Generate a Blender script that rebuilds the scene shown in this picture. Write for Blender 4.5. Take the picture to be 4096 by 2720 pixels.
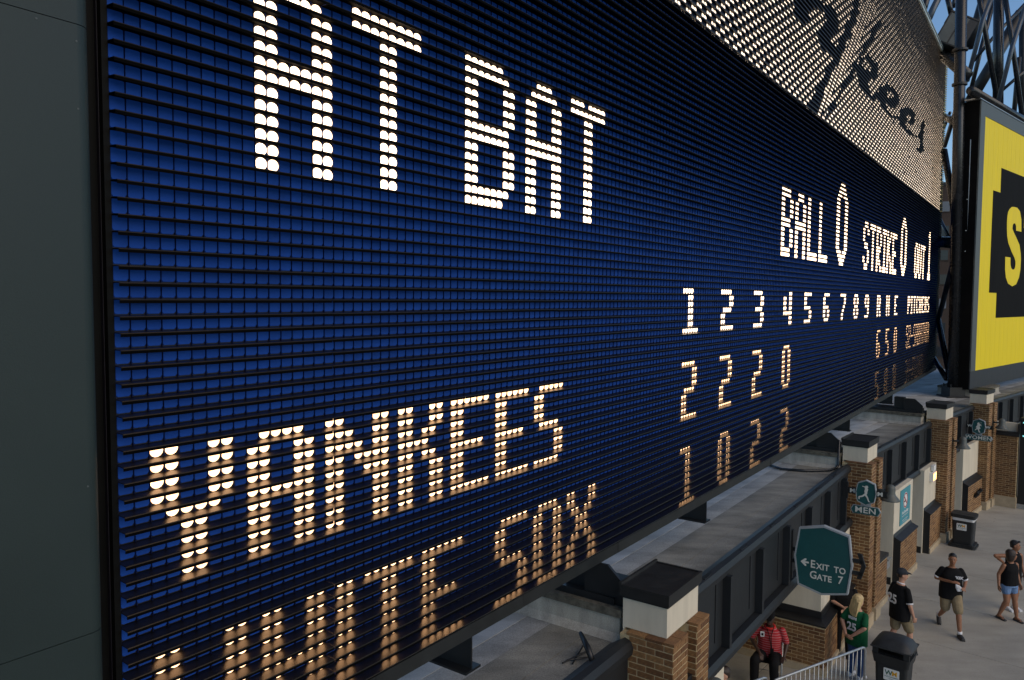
import bpy, bmesh, math, random
from mathutils import Vector, Matrix, Euler
random.seed(11)
scene = bpy.context.scene
for o in list(bpy.data.objects):
    bpy.data.objects.remove(o)
COL = scene.collection
R = math.radians

# ------------------------------------------------------------------ camera
EYE = 7.3
cam_data = bpy.data.cameras.new('camera')
cam = bpy.data.objects.new('camera', cam_data)
COL.objects.link(cam)
cam_data.sensor_width = 36.0
cam_data.lens = 3003.74 / 4096 * 36.0
cam_data.clip_start = 0.05
cam_data.clip_end = 3000
M = Matrix.Rotation(math.pi / 2 - 0.05607, 4, 'X') @ Matrix.Rotation(0.00628, 4, 'Z')
cam.matrix_world = Matrix.Translation((0, 0, EYE)) @ M
scene.camera = cam

# ------------------------------------------------------------------ light
SUN_AZ, SUN_EL = 136.0, 20.0          # to the right of the view, low in the evening
world = bpy.data.worlds.new('World')
scene.world = world
world.use_nodes = True
wn = world.node_tree
wn.nodes.clear()
wo = wn.nodes.new('ShaderNodeOutputWorld')
wb = wn.nodes.new('ShaderNodeBackground')
ws = wn.nodes.new('ShaderNodeTexSky')
ws.sky_type = 'NISHITA'
ws.sun_disc = False
ws.sun_elevation = R(SUN_EL)
ws.sun_rotation = R(SUN_AZ)
ws.altitude = 200
ws.air_density = 1.0
ws.dust_density = 0.0
ws.ozone_density = 3.6
wb.inputs['Strength'].default_value = 0.1
wn.links.new(ws.outputs[0], wb.inputs['Color'])
wn.links.new(wb.outputs[0], wo.inputs['Surface'])
sd = bpy.data.lights.new('sun', 'SUN')
sd.energy = 1.1
sd.angle = R(60)
sd.color = (1.0, 0.76, 0.48)
sun = bpy.data.objects.new('sun', sd)
COL.objects.link(sun)
LAMP_EL = 34.0
sv = Vector((math.sin(R(SUN_AZ)) * math.cos(R(LAMP_EL)), math.cos(R(SUN_AZ)) * math.cos(R(LAMP_EL)), math.sin(R(LAMP_EL))))
sun.rotation_euler = sv.to_track_quat('Z', 'Y').to_euler()
scene.view_settings.view_transform = 'Standard'
scene.view_settings.look = 'None'
scene.view_settings.gamma = 1
scene.view_settings.use_curve_mapping = False
scene.view_settings.exposure = 0.6

# ------------------------------------------------------------------ helpers
def lin(r, g, b):
    f = lambda c: c / 12.92 if c <= 0.04045 else ((c + 0.055) / 1.055) ** 2.4
    return (f(r / 255), f(g / 255), f(b / 255))

class MB:
    """collects simple shapes, then links them as one mesh object"""
    def __init__(s):
        s.v, s.f, s.m = [], [], []
    def add(s, vs, fs, mi=0):
        k = len(s.v)
        s.v += [tuple(p) for p in vs]
        s.f += [tuple(i + k for i in q) for q in fs]
        s.m += [mi] * len(fs)
        return s
    def box(s, x0, x1, y0, y1, z0, z1, mi=0, M=None):
        vs = [(x, y, z) for z in (z0, z1) for y in (y0, y1) for x in (x0, x1)]
        if M is not None:
            vs = [tuple(M @ Vector(p)) for p in vs]
        return s.add(vs, [(0, 2, 3, 1), (4, 5, 7, 6), (0, 1, 5, 4), (2, 6, 7, 3), (0, 4, 6, 2), (1, 3, 7, 5)], mi)
    def prism(s, pts, fn0, fn1, mi=0, sides=True):
        """pts 2D outline; fn0/fn1 turn (a,b) into the two end caps"""
        n = len(pts)
        vs = [fn0(*p) for p in pts] + [fn1(*p) for p in pts]
        fs = [tuple(range(n - 1, -1, -1)), tuple(range(n, 2 * n))]
        if sides:
            fs += [(i, (i + 1) % n, n + (i + 1) % n, n + i) for i in range(n)]
        return s.add(vs, fs, mi)
    def tube(s, pts, rad, n=10, mi=0, caps=True):
        pts = [Vector(p) for p in pts]
        if not isinstance(rad, (list, tuple)):
            rad = [rad] * len(pts)
        rings = []
        up = None
        for i, p in enumerate(pts):
            a = pts[max(i - 1, 0)]
            b = pts[min(i + 1, len(pts) - 1)]
            t = (b - a).normalized()
            if up is None:
                up = Vector((0, 0, 1)) if abs(t.z) < 0.9 else Vector((1, 0, 0))
            u = t.cross(up)
            if u.length < 1e-5:
                u = t.cross(Vector((0.3, 1, 0.1)))
            u.normalize()
            w = u.cross(t).normalized()
            up = w
            rings.append([p + (u * math.cos(2 * math.pi * k / n) + w * math.sin(2 * math.pi * k / n)) * rad[i] for k in range(n)])
        vs = [q for r in rings for q in r]
        fs = []
        for i in range(len(rings) - 1):
            for k in range(n):
                fs.append((i * n + k, i * n + (k + 1) % n, (i + 1) * n + (k + 1) % n, (i + 1) * n + k))
        if caps:
            fs.append(tuple(range(n - 1, -1, -1)))
            fs.append(tuple((len(rings) - 1) * n + k for k in range(n)))
        return s.add(vs, fs, mi)
    def lathe(s, prof, n=20, c=(0, 0, 0), mi=0, sx=1, sy=1):
        vs, fs = [], []
        for (r, z) in prof:
            vs += [(c[0] + sx * r * math.cos(2 * math.pi * k / n), c[1] + sy * r * math.sin(2 * math.pi * k / n), c[2] + z) for k in range(n)]
        for i in range(len(prof) - 1):
            for k in range(n):
                fs.append((i * n + k, i * n + (k + 1) % n, (i + 1) * n + (k + 1) % n, (i + 1) * n + k))
        fs.append(tuple(range(n - 1, -1, -1)))
        fs.append(tuple((len(prof) - 1) * n + k for k in range(n)))
        return s.add(vs, fs, mi)
    def rbox(s, x0, x1, y0, y1, z0, z1, r, n=4, mi=0, taper=1.0):
        """box with rounded vertical corners, optionally narrower below"""
        def ring(z, k):
            cx, cy = (x0 + x1) / 2, (y0 + y1) / 2
            out = []
            for (sx, sy, a0) in ((1, 1, 0), (-1, 1, 90), (-1, -1, 180), (1, -1, 270)):
                ccx = cx + sx * ((x1 - x0) / 2 - r)
                ccy = cy + sy * ((y1 - y0) / 2 - r)
                for j in range(n + 1):
                    a = R(a0 + 90 * j / n)
                    px, py = ccx + r * math.cos(a), ccy + r * math.sin(a)
                    out.append((cx + (px - cx) * k, cy + (py - cy) * k, z))
            return out
        a, b = ring(z0, taper), ring(z1, 1.0)
        q = len(a)
        return s.add(a + b, [tuple(range(q - 1, -1, -1)), tuple(range(q, 2 * q))] + [(i, (i + 1) % q, q + (i + 1) % q, q + i) for i in range(q)], mi)
    def mesh(s, name, mats, smooth=False):
        me = bpy.data.meshes.new(name)
        me.from_pydata(s.v, [], s.f)
        for m in (mats if isinstance(mats, (list, tuple)) else [mats]):
            me.materials.append(m)
        if any(s.m):
            me.polygons.foreach_set('material_index', s.m)
        if smooth:
            me.polygons.foreach_set('use_smooth', [True] * len(me.polygons))
        bm = bmesh.new(); bm.from_mesh(me)
        bmesh.ops.recalc_face_normals(bm, faces=bm.faces)
        bm.to_mesh(me); bm.free()
        me.update()
        return me
    def build(s, name, mats, parent=None, smooth=False, loc=None):
        return link(name, s.mesh(name, mats, smooth), parent, loc)

def link(name, me, parent=None, loc=None, rz=0):
    o = bpy.data.objects.new(name, me)
    COL.objects.link(o)
    if parent is not None:
        o.parent = parent
    if loc is not None:
        o.location = loc
    if rz:
        o.rotation_euler = (0, 0, rz)
    return o

def empty(name, loc=(0, 0, 0), rz=0.0):
    o = bpy.data.objects.new(name, None)
    o.empty_display_size = 0.2
    COL.objects.link(o)
    o.location = loc
    o.rotation_euler = (0, 0, rz)
    return o

def tag(o, label=None, cat=None, group=None, kind=None):
    if label: o['label'] = label
    if cat: o['category'] = cat
    if group: o['group'] = group
    if kind: o['kind'] = kind
    return o

class Frame:
    """local X runs along the facade away from the camera, local Y into the building"""
    def __init__(s, x, y, ang):
        a = R(ang)
        s.o = Vector((x, y, 0)); s.d = Vector((math.sin(a), math.cos(a), 0)); s.i = Vector((-math.cos(a), math.sin(a), 0))
        s.rz = math.pi / 2 - a
    def p(s, X, Y, z=0):
        return s.o + s.d * X + s.i * Y + Vector((0, 0, z))
    def empty(s, name, X=0, Y=0, z=0):
        return empty(name, s.p(X, Y, z), s.rz)

cam_inv = cam.matrix_world.inverted()
def project(P):
    q = cam_inv @ Vector(P)
    if q.z > -0.01: return None
    return (2048 + 3003.74 * q.x / -q.z, 1360 - 3003.74 * q.y / -q.z)
def in_frame(P, mg=60):
    q = project(P)
    return q is not None and -mg < q[0] < 4096 + mg and -mg < q[1] < 2720 + mg
def ray(px, py):
    v = Vector(((px - 2048) / 3003.74, -(py - 1360) / 3003.74, -1))
    return cam.matrix_world.to_3x3() @ v
def at_depth(px, py, Y):
    r = ray(px, py)
    return Vector((0, 0, EYE)) + r * (Y / r.y)
def at_height(px, py, z):
    r = ray(px, py)
    return Vector((0, 0, EYE)) + r * ((z - EYE) / r.z)

# ------------------------------------------------------------------ materials
def nodes(name):
    m = bpy.data.materials.new(name)
    m.use_nodes = True
    nt = m.node_tree
    return m, nt, nt.nodes['Principled BSDF']

def mat(name, col, rough=0.6, metal=0.0, var=0.12, scale=5.0, bump=0.0, bscale=80.0, spec=0.5, stretch=(1, 1, 1), fine=0.0):
    m, nt, b = nodes(name)
    b.inputs['Roughness'].default_value = rough
    b.inputs['Metallic'].default_value = metal
    b.inputs['Specular IOR Level'].default_value = spec
    tc = nt.nodes.new('ShaderNodeTexCoord')
    mp = nt.nodes.new('ShaderNodeMapping'); mp.inputs['Scale'].default_value = stretch
    nt.links.new(tc.outputs['Object'], mp.inputs['Vector'])
    if var > 0:
        n1 = nt.nodes.new('ShaderNodeTexNoise')
        n1.inputs['Scale'].default_value = scale; n1.inputs['Detail'].default_value = 6; n1.inputs['Roughness'].default_value = 0.62
        nt.links.new(mp.outputs[0], n1.inputs['Vector'])
        mr = nt.nodes.new('ShaderNodeMapRange')
        mr.inputs['From Min'].default_value = 0.3; mr.inputs['From Max'].default_value = 0.7
        mr.inputs['To Min'].default_value = 1 - var; mr.inputs['To Max'].default_value = 1 + var
        nt.links.new(n1.outputs['Fac'], mr.inputs['Value'])
        mx = nt.nodes.new('ShaderNodeVectorMath'); mx.operation = 'SCALE'
        mx.inputs[0].default_value = col
        nt.links.new(mr.outputs[0], mx.inputs['Scale'])
        last = mx.outputs[0]
        if fine > 0:
            n3 = nt.nodes.new('ShaderNodeTexNoise'); n3.inputs['Scale'].default_value = bscale * 1.5; n3.inputs['Detail'].default_value = 2
            nt.links.new(tc.outputs['Object'], n3.inputs['Vector'])
            m3 = nt.nodes.new('ShaderNodeMapRange'); m3.inputs['From Min'].default_value = 0.3; m3.inputs['From Max'].default_value = 0.7
            m3.inputs['To Min'].default_value = 1 - fine; m3.inputs['To Max'].default_value = 1 + fine
            nt.links.new(n3.outputs['Fac'], m3.inputs['Value'])
            x3 = nt.nodes.new('ShaderNodeVectorMath'); x3.operation = 'SCALE'
            nt.links.new(last, x3.inputs[0]); nt.links.new(m3.outputs[0], x3.inputs['Scale'])
            last = x3.outputs[0]
        nt.links.new(last, b.inputs['Base Color'])
        rr = nt.nodes.new('ShaderNodeMapRange')
        rr.inputs['To Min'].default_value = max(rough - 0.12, 0.05); rr.inputs['To Max'].default_value = min(rough + 0.12, 1)
        nt.links.new(n1.outputs['Fac'], rr.inputs['Value']); nt.links.new(rr.outputs[0], b.inputs['Roughness'])
    else:
        b.inputs['Base Color'].default_value = (*col, 1)
    if bump > 0:
        n2 = nt.nodes.new('ShaderNodeTexNoise')
        n2.inputs['Scale'].default_value = bscale; n2.inputs['Detail'].default_value = 5
        nt.links.new(mp.outputs[0], n2.inputs['Vector'])
        bp = nt.nodes.new('ShaderNodeBump'); bp.inputs['Strength'].default_value = bump; bp.inputs['Distance'].default_value = 0.02
        nt.links.new(n2.outputs['Fac'], bp.inputs['Height']); nt.links.new(bp.outputs[0], b.inputs['Normal'])
    return m

def rnd_value(nt, lo, hi):
    oi = nt.nodes.new('ShaderNodeObjectInfo'); ge = nt.nodes.new('ShaderNodeNewGeometry')
    ad = nt.nodes.new('ShaderNodeMath'); ad.operation = 'ADD'; fr = nt.nodes.new('ShaderNodeMath'); fr.operation = 'FRACT'
    nt.links.new(oi.outputs['Random'], ad.inputs[0]); nt.links.new(ge.outputs['Random Per Island'], ad.inputs[1]); nt.links.new(ad.outputs[0], fr.inputs[0])
    mr = nt.nodes.new('ShaderNodeMapRange'); mr.inputs['To Min'].default_value = lo; mr.inputs['To Max'].default_value = hi
    nt.links.new(fr.outputs[0], mr.inputs['Value'])
    return mr.outputs[0]

def emit_varied(name, col, lo, hi):
    m = emit(name, col, hi)
    nt = m.node_tree
    nt.links.new(rnd_value(nt, lo, hi), nt.nodes['Principled BSDF'].inputs['Emission Strength'])
    return m

def emit(name, col, strength, base=(0.8, 0.8, 0.8)):
    m, nt, b = nodes(name)
    b.inputs['Base Color'].default_value = (*base, 1)
    b.inputs['Emission Color'].default_value = (*col, 1)
    b.inputs['Emission Strength'].default_value = strength
    return m

def brick_mat(name, c0, c1, c2):
    m, nt, b = nodes(name)
    oi = nt.nodes.new('ShaderNodeObjectInfo'); ge = nt.nodes.new('ShaderNodeNewGeometry')
    ad = nt.nodes.new('ShaderNodeMath'); ad.operation = 'ADD'
    fr = nt.nodes.new('ShaderNodeMath'); fr.operation = 'FRACT'
    nt.links.new(oi.outputs['Random'], ad.inputs[0]); nt.links.new(ge.outputs['Random Per Island'], ad.inputs[1]); nt.links.new(ad.outputs[0], fr.inputs[0])
    cr = nt.nodes.new('ShaderNodeValToRGB')
    e = cr.color_ramp.elements
    e[0].color = (*c0, 1); e[1].color = (*c2, 1)
    k = cr.color_ramp.elements.new(0.5); k.color = (*c1, 1)
    nt.links.new(fr.outputs[0], cr.inputs['Fac'])
    tc = nt.nodes.new('ShaderNodeTexCoord')
    n1 = nt.nodes.new('ShaderNodeTexNoise'); n1.inputs['Scale'].default_value = 40; n1.inputs['Detail'].default_value = 4
    nt.links.new(tc.outputs['Object'], n1.inputs['Vector'])
    mr = nt.nodes.new('ShaderNodeMapRange'); mr.inputs['From Min'].default_value = .3; mr.inputs['From Max'].default_value = .7
    mr.inputs['To Min'].default_value = 0.7; mr.inputs['To Max'].default_value = 1.25
    nt.links.new(n1.outputs['Fac'], mr.inputs['Value'])
    mx = nt.nodes.new('ShaderNodeVectorMath'); mx.operation = 'SCALE'
    nt.links.new(cr.outputs['Color'], mx.inputs[0]); nt.links.new(mr.outputs[0], mx.inputs['Scale'])
    nt.links.new(mx.outputs[0], b.inputs['Base Color'])
    b.inputs['Roughness'].default_value = 0.85
    bp = nt.nodes.new('ShaderNodeBump'); bp.inputs['Strength'].default_value = 0.25; bp.inputs['Distance'].default_value = 0.01
    n2 = nt.nodes.new('ShaderNodeTexNoise'); n2.inputs['Scale'].default_value = 150
    nt.links.new(tc.outputs['Object'], n2.inputs['Vector'])
    nt.links.new(n2.outputs['Fac'], bp.inputs['Height']); nt.links.new(bp.outputs[0], b.inputs['Normal'])
    return m

def floor_mat(name, col):
    """broom-finished concrete with stains, tyre marks and gum spots"""
    m, nt, b = nodes(name)
    tc = nt.nodes.new('ShaderNodeTexCoord'); ge = nt.nodes.new('ShaderNodeNewGeometry'); oi = nt.nodes.new('ShaderNodeObjectInfo')
    def noise(sc, det, ro, vec=None):
        n = nt.nodes.new('ShaderNodeTexNoise'); n.inputs['Scale'].default_value = sc; n.inputs['Detail'].default_value = det; n.inputs['Roughness'].default_value = ro
        nt.links.new(vec or ge.outputs['Position'], n.inputs['Vector']); return n.outputs['Fac']
    def rng(v, a, b_, c, d):
        r = nt.nodes.new('ShaderNodeMapRange'); r.inputs['From Min'].default_value = a; r.inputs['From Max'].default_value = b_
        r.inputs['To Min'].default_value = c; r.inputs['To Max'].default_value = d; nt.links.new(v, r.inputs['Value']); return r.outputs[0]
    def mul(a, b_):
        r = nt.nodes.new('ShaderNodeMath'); r.operation = 'MULTIPLY'; nt.links.new(a, r.inputs[0]); nt.links.new(b_, r.inputs[1]); return r.outputs[0]
    mp = nt.nodes.new('ShaderNodeMapping'); mp.inputs['Rotation'].default_value = (0, 0, R(49)); mp.inputs['Scale'].default_value = (0.6, 3.0, 1)
    nt.links.new(ge.outputs['Position'], mp.inputs['Vector'])
    f = mul(rng(noise(0.55, 6, .6), .35, .68, .80, 1.12), rng(noise(1.2, 5, .6, mp.outputs[0]), .35, .7, .9, 1.07))
    f = mul(f, rng(noise(45, 3, .6), .3, .7, .88, 1.1))
    f = mul(f, rng(noise(3.5, 4, .7), .62, .75, 1.0, 0.72))
    f = mul(f, rng(oi.outputs['Random'], 0, 1, .94, 1.05))
    for sc, rad, dark in ((1.3, .045, .62), (3.1, .055, .78)):
        vo = nt.nodes.new('ShaderNodeTexVoronoi'); vo.inputs['Scale'].default_value = sc; vo.inputs['Randomness'].default_value = 1.0
        nt.links.new(ge.outputs['Position'], vo.inputs['Vector'])
        f = mul(f, rng(vo.outputs['Distance'], rad * .6, rad, dark, 1.0))
    mx = nt.nodes.new('ShaderNodeVectorMath'); mx.operation = 'SCALE'; mx.inputs[0].default_value = col
    nt.links.new(f, mx.inputs['Scale']); nt.links.new(mx.outputs[0], b.inputs['Base Color'])
    b.inputs['Roughness'].default_value = 0.75
    bp = nt.nodes.new('ShaderNodeBump'); bp.inputs['Strength'].default_value = 0.2; bp.inputs['Distance'].default_value = 0.01
    nt.links.new(noise(90, 4, .6), bp.inputs['Height']); nt.links.new(bp.outputs[0], b.inputs['Normal'])
    return m

MT = {}
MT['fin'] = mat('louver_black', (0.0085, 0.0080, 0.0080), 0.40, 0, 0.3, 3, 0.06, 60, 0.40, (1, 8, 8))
MT['fin_pic'] = mat('louver_brown_glow', (0.0075, 0.0062, 0.005), 0.5, 0, 0.3, 3, 0.06, 60, 0.3, (1, 8, 8))  # brown in the base colour stands in for lamp glow on these louvers
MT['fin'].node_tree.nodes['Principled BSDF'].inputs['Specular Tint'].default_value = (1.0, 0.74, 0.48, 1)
MT['fin_under'] = mat('louver_shaded_underside', (0.0022, 0.0022, 0.0024), 0.8, 0, 0.3, 3, 0, 60, 0.04)  # matt undersides and lips, with their shade put into the near-black colour
MT['rib'] = mat('cell_rib', (0.006, 0.014, 0.075), 0.7, 0, 0.2, 8, 0, 1, 0.1)
MT['board_back'] = mat('board_black', (0.007, 0.006, 0.014), 0.6, 0, 0.2, 8)
MT['frame'] = mat('frame_black', (0.0032, 0.0034, 0.0034), 0.6, 0, 0.3, 5, 0, 1, 0.12)
MT['beam'] = mat('beam_charcoal', (0.012, 0.0135, 0.0135), 0.5, 0, 0.3, 4)
MT['edge'] = mat('edge_trim', (0.40, 0.42, 0.26), 0.6, 0, 0.2, 10)
MT['trim_blue'] = mat('top_trim_paint', (0.42, 0.52, 0.55), 0.5, 0, 0.12, 6)
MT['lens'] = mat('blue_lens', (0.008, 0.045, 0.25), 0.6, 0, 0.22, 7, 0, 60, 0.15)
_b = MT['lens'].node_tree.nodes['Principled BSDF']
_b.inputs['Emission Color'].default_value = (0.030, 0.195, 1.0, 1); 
MT['lens'].node_tree.links.new(rnd_value(MT['lens'].node_tree, 0.021, 0.038), _b.inputs['Emission Strength'])  # faint emission added so the blue background cells glow
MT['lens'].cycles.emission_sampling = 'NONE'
MT['lens_dark'] = mat('dark_lens', (0.006, 0.008, 0.020), 0.5, 0, 0.2, 7, 0, 60, 0.2)
MT['lit'] = emit_varied('lit_lamp', (1.0, 0.70, 0.46), 2.4, 3.6)
MT['lit_low'] = emit_varied('lit_lamp_dim', (1.0, 0.56, 0.27), 1.9, 3.0)  # dimmer, warmer copy for lower rows; fall-off seen from above put into emission
MT['lit_pic'] = emit_varied('picture_lamp', (1.0, 0.76, 0.53), 0.7, 1.6)
MT['clad'] = mat('cladding_grey_green', (0.014, 0.026, 0.025), 0.55, 0, 0.12, 1.2, 0.04, 120, 0.5, (1, 1, 1), 0.12)
MT['steel_dark'] = mat('steel_charcoal', (0.008, 0.009, 0.010), 0.45, 0, 0.25, 5)
MT['fascia'] = mat('fascia_slate_paint', (0.0100, 0.0120, 0.0145), 0.55, 0, 0.22, 2.5, 0.05, 60, 0.5, (1, 1, 0.3))
MT['roof'] = mat('roof_membrane', (0.33, 0.325, 0.30), 0.8, 0, 0.38, 1.3, 0.2, 40, 0.3, (0.6, 1.3, 1), 0.22)
MT['roof_light'] = mat('roof_membrane_light', (0.42, 0.42, 0.40), 0.8, 0, 0.30, 1.8, 0.12, 40, 0.4, (0.5, 1.3, 1), 0.12)
MT['roof_dirty'] = mat('roof_membrane_dirty', (0.19, 0.185, 0.16), 0.85, 0, 0.45, 1.7, 0.2, 40, 0.3, (0.6, 1.3, 1), 0.25)
MT['plaster'] = mat('plaster_cream', (0.62, 0.56, 0.445), 0.85, 0, 0.12, 2.2, 0.12, 160, 0.3, (1.6, 1.6, 0.35), 0.06)
MT['cap'] = mat('cap_black', (0.0125, 0.0125, 0.0125), 0.6, 0, 0.3, 6, 0.1, 60)
MT['ledge'] = mat('ledge_black', (0.010, 0.0105, 0.0115), 0.5, 0, 0.25, 6)
MT['mortar'] = mat('mortar_tan', (0.50, 0.39, 0.22), 0.9, 0, 0.2, 20, 0.2, 150)
MT['brick'] = brick_mat('brick_brown', (0.115, 0.050, 0.018), (0.190, 0.092, 0.034), (0.255, 0.135, 0.052))
MT['stone'] = mat('limestone_base', (0.42, 0.34, 0.23), 0.85, 0, 0.16, 5, 0.2, 90, 0.3, (1, 1, 1), 0.08)
MT['floor'] = floor_mat('concourse_concrete', (0.39, 0.375, 0.325))
MT['joint'] = mat('joint_dark', (0.10, 0.095, 0.085), 0.9, 0, 0.3, 6)
MT['concrete'] = mat('pedestal_concrete', (0.36, 0.34, 0.29), 0.9, 0, 0.3, 3, 0.3, 50, 0.3, (1.5, 1.5, 0.4), 0.15)
MT['grime'] = mat('weathered_coping', (0.10, 0.092, 0.070), 0.95, 0, 0.5, 14, 0.5, 60)
MT['pipe'] = mat('pipe_grey_paint', (0.020, 0.023, 0.027), 0.26, 0.3, 0.18, 4, 0, 60, 0.6)
MT['pipe_skylit'] = mat('pipe_sky_tint', (0.055, 0.072, 0.095), 0.32, 0.2, 0.15, 4, 0, 60, 0.6)  # lit copy of the pipe paint, blue sky light put into the colour
MT['galv'] = mat('galvanised_steel', (0.42, 0.44, 0.45), 0.4, 0.7, 0.2, 14)
MT['plastic'] = mat('bin_plastic', (0.012, 0.014, 0.016), 0.5, 0, 0.2, 8, 0.1, 120)
MT['plastic_top'] = mat('bin_lid_plastic', (0.022, 0.024, 0.026), 0.55, 0, 0.35, 9, 0.15, 80)
MT['white'] = mat('white_paint', (0.72, 0.72, 0.70), 0.6, 0, 0.05, 10)
MT['sign_green'] = mat('sign_teal', (0.012, 0.082, 0.085), 0.5, 0, 0.08, 6, 0, 60, 0.4, (1, 1, 1), 0.08)
MT['sign_rim'] = mat('sign_rim_grey', (0.34, 0.37, 0.39), 0.45, 0.1, 0.08, 8)
MT['letter'] = mat('letter_cream', (0.66, 0.66, 0.60), 0.6, 0, 0.05, 10)
MT['yellow'] = mat('billboard_yellow', (0.84, 0.66, 0.010), 0.6, 0, 0.06, 2, 0, 60, 0.3, (6, 6, 0.3))
MT['bbblack'] = mat('billboard_black', (0.005, 0.0045, 0.004), 0.8, 0, 0.3, 2, 0, 60, 0.12, (6, 6, 0.3))
MT['bbgrey'] = mat('billboard_frame_grey', (0.075, 0.090, 0.090), 0.55, 0, 0.15, 3)
MT['bbdark'] = mat('billboard_skirt', (0.020, 0.024, 0.030), 0.6, 0, 0.2, 3)
MT['teal_poster'] = mat('poster_teal', (0.055, 0.27, 0.33), 0.5, 0, 0.06, 6)
MT['red'] = mat('sign_red', (0.35, 0.02, 0.03), 0.5, 0, 0.05, 6)
MT['lamp_shade'] = mat('lamp_shade_grey', (0.085, 0.095, 0.090), 0.5, 0.1, 0.15, 10)
MT['bag'] = mat('bin_liner', (0.62, 0.63, 0.64), 0.4, 0, 0.1, 14, 0.5, 30)
MT['far_brick'] = mat('far_dark_brick', (0.060, 0.040, 0.030), 0.9, 0, 0.25, 0.6, 0.1, 5)
MT['glass'] = mat('window_glass', (0.02, 0.026, 0.034), 0.15, 0, 0, 1, 0, 1, 0.4)
MT['blind'] = mat('window_blind', (0.16, 0.18, 0.20), 0.7, 0, 0.1, 5)
MT['cabinet'] = mat('cabinet_matt_black', (0.006, 0.006, 0.006), 0.8, 0, 0.3, 3, 0, 1, 0.06)
MT['ground'] = mat('ground_asphalt', (0.055, 0.054, 0.052), 0.9, 0, 0.2, 0.3)
MT['bulb'] = mat('lamp_glass', (0.55, 0.42, 0.30), 0.3, 0, 0.05, 5)
MT['exit_on'] = emit('exit_glow', (1.0, 0.30, 0.03), 2.0)
MT['exit_hot'] = emit('exit_letters', (1.0, 0.66, 0.14), 2.0)
MT['neon'] = emit('shop_neon', (0.10, 0.75, 0.80), .6)

def text_mesh(body, size, mats_, bold=0.0, extr=0.002, sx=1.0, align='CENTER', name='lettering', parent=None, M=None, space=1.0):
    cu = bpy.data.curves.new(name, 'FONT')
    cu.body = body; cu.size = size; cu.offset = bold; cu.extrude = extr
    cu.align_x = align; cu.align_y = 'CENTER'; cu.space_character = space
    cu.resolution_u = 3
    o = bpy.data.objects.new('tmp', cu); COL.objects.link(o)
    bpy.context.view_layer.update()
    me = bpy.data.meshes.new_from_object(o.evaluated_get(bpy.context.evaluated_depsgraph_get()))
    bpy.data.objects.remove(o); bpy.data.curves.remove(cu)
    me.name = name
    me.transform(Matrix.Diagonal((sx, 1, 1, 1)))
    if M is not None: me.transform(M)
    me.materials.clear(); me.materials.append(mats_)
    return link(name, me, parent)

# letters on faces that look toward -X (local), reading along -Y
FACE_NX = Matrix(((0, 0, -1, 0), (-1, 0, 0, 0), (0, 1, 0, 0), (0, 0, 0, 1)))
# letters on faces that look toward -Y (local), reading along +X
FACE_NY = Matrix(((1, 0, 0, 0), (0, 0, -1, 0), (0, 1, 0, 0), (0, 0, 0, 1)))

# ================================================================== SETTING
FA = Frame(1.66, 7.77, 35.8)
FB = Frame(7.88, 16.44, 40.8)
FC = Frame(13.08, 22.46, 44.3)
FD = Frame(16.56, 26.03, 47.7)

g = MB().add([(-900, -900, -0.16), (900, -900, -0.16), (900, 900, -0.16), (-900, 900, -0.16)], [(0, 1, 2, 3)]).build('ground', MT['ground'])
tag(g, kind='structure')
fl = empty('concourse_floor', FB.p(0, 0, 0), FB.rz)
tag(fl, kind='structure')
MB().box(-12, 38, -19.8, 6.0, -0.14, -0.012).build('joint_bed', MT['joint'], fl)
slab_me = {}
for i in range(-5, 15):
    for j in range(0, 5):
        x0, x1 = 0.12 + 2.55 * i, 0.12 + 2.55 * (i + 1)
        y1, y0 = 6.1 - 5.2 * j, 6.1 - 5.2 * (j + 1)
        if 'm' not in slab_me:
            b = MB()
            w, h, c = 2.55 / 2 - .007, 5.2 / 2 - .007, .008
            b.add([(-w, -h, -.1), (w, -h, -.1), (w, h, -.1), (-w, h, -.1), (-w, -h, -c), (w, -h, -c), (w, h, -c), (-w, h, -c), (-w + c, -h + c, 0), (w - c, -h + c, 0), (w - c, h - c, 0), (-w + c, h - c, 0)],
                  [(0, 1, 5, 4), (1, 2, 6, 5), (2, 3, 7, 6), (3, 0, 4, 7), (4, 5, 9, 8), (5, 6, 10, 9), (6, 7, 11, 10), (7, 4, 8, 11), (8, 9, 10, 11)])
            slab_me['m'] = b.mesh('floor_slab', MT['floor'])
        link('floor_slab', slab_me['m'], fl, ((x0 + x1) / 2, (y0 + y1) / 2, random.uniform(-.0015, .0015)))

# ------------------------------------------------------------------ the scoreboard
TH = 0.62541
D0 = 4.1
PC, PR = 0.02219 * D0, 0.0915
NCOL, R0, R1 = 384, -109, 31
board = empty('scoreboard', (-0.5315 * D0, D0, EYE), math.pi / 2 - TH)
tag(board, 'huge black lamp scoreboard with faintly glowing blue cells and white score lettering', 'scoreboard')
BM = Matrix.Translation(board.location) @ Matrix.Rotation(math.pi / 2 - TH, 4, 'Z')
XL, ZT, ZB = NCOL * PC, -(R0 - 1 + .2) * PR, -(R1 + .2) * PR

MB().box(-0.05, XL + 0.02, 0.004, 0.06, ZB, ZT).build('back_panel', MT['board_back'], board)
MB().box(-0.05, XL, 0.07, 0.55, ZB - .1, ZT).build('cabinet', MT['frame'], board)
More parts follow.
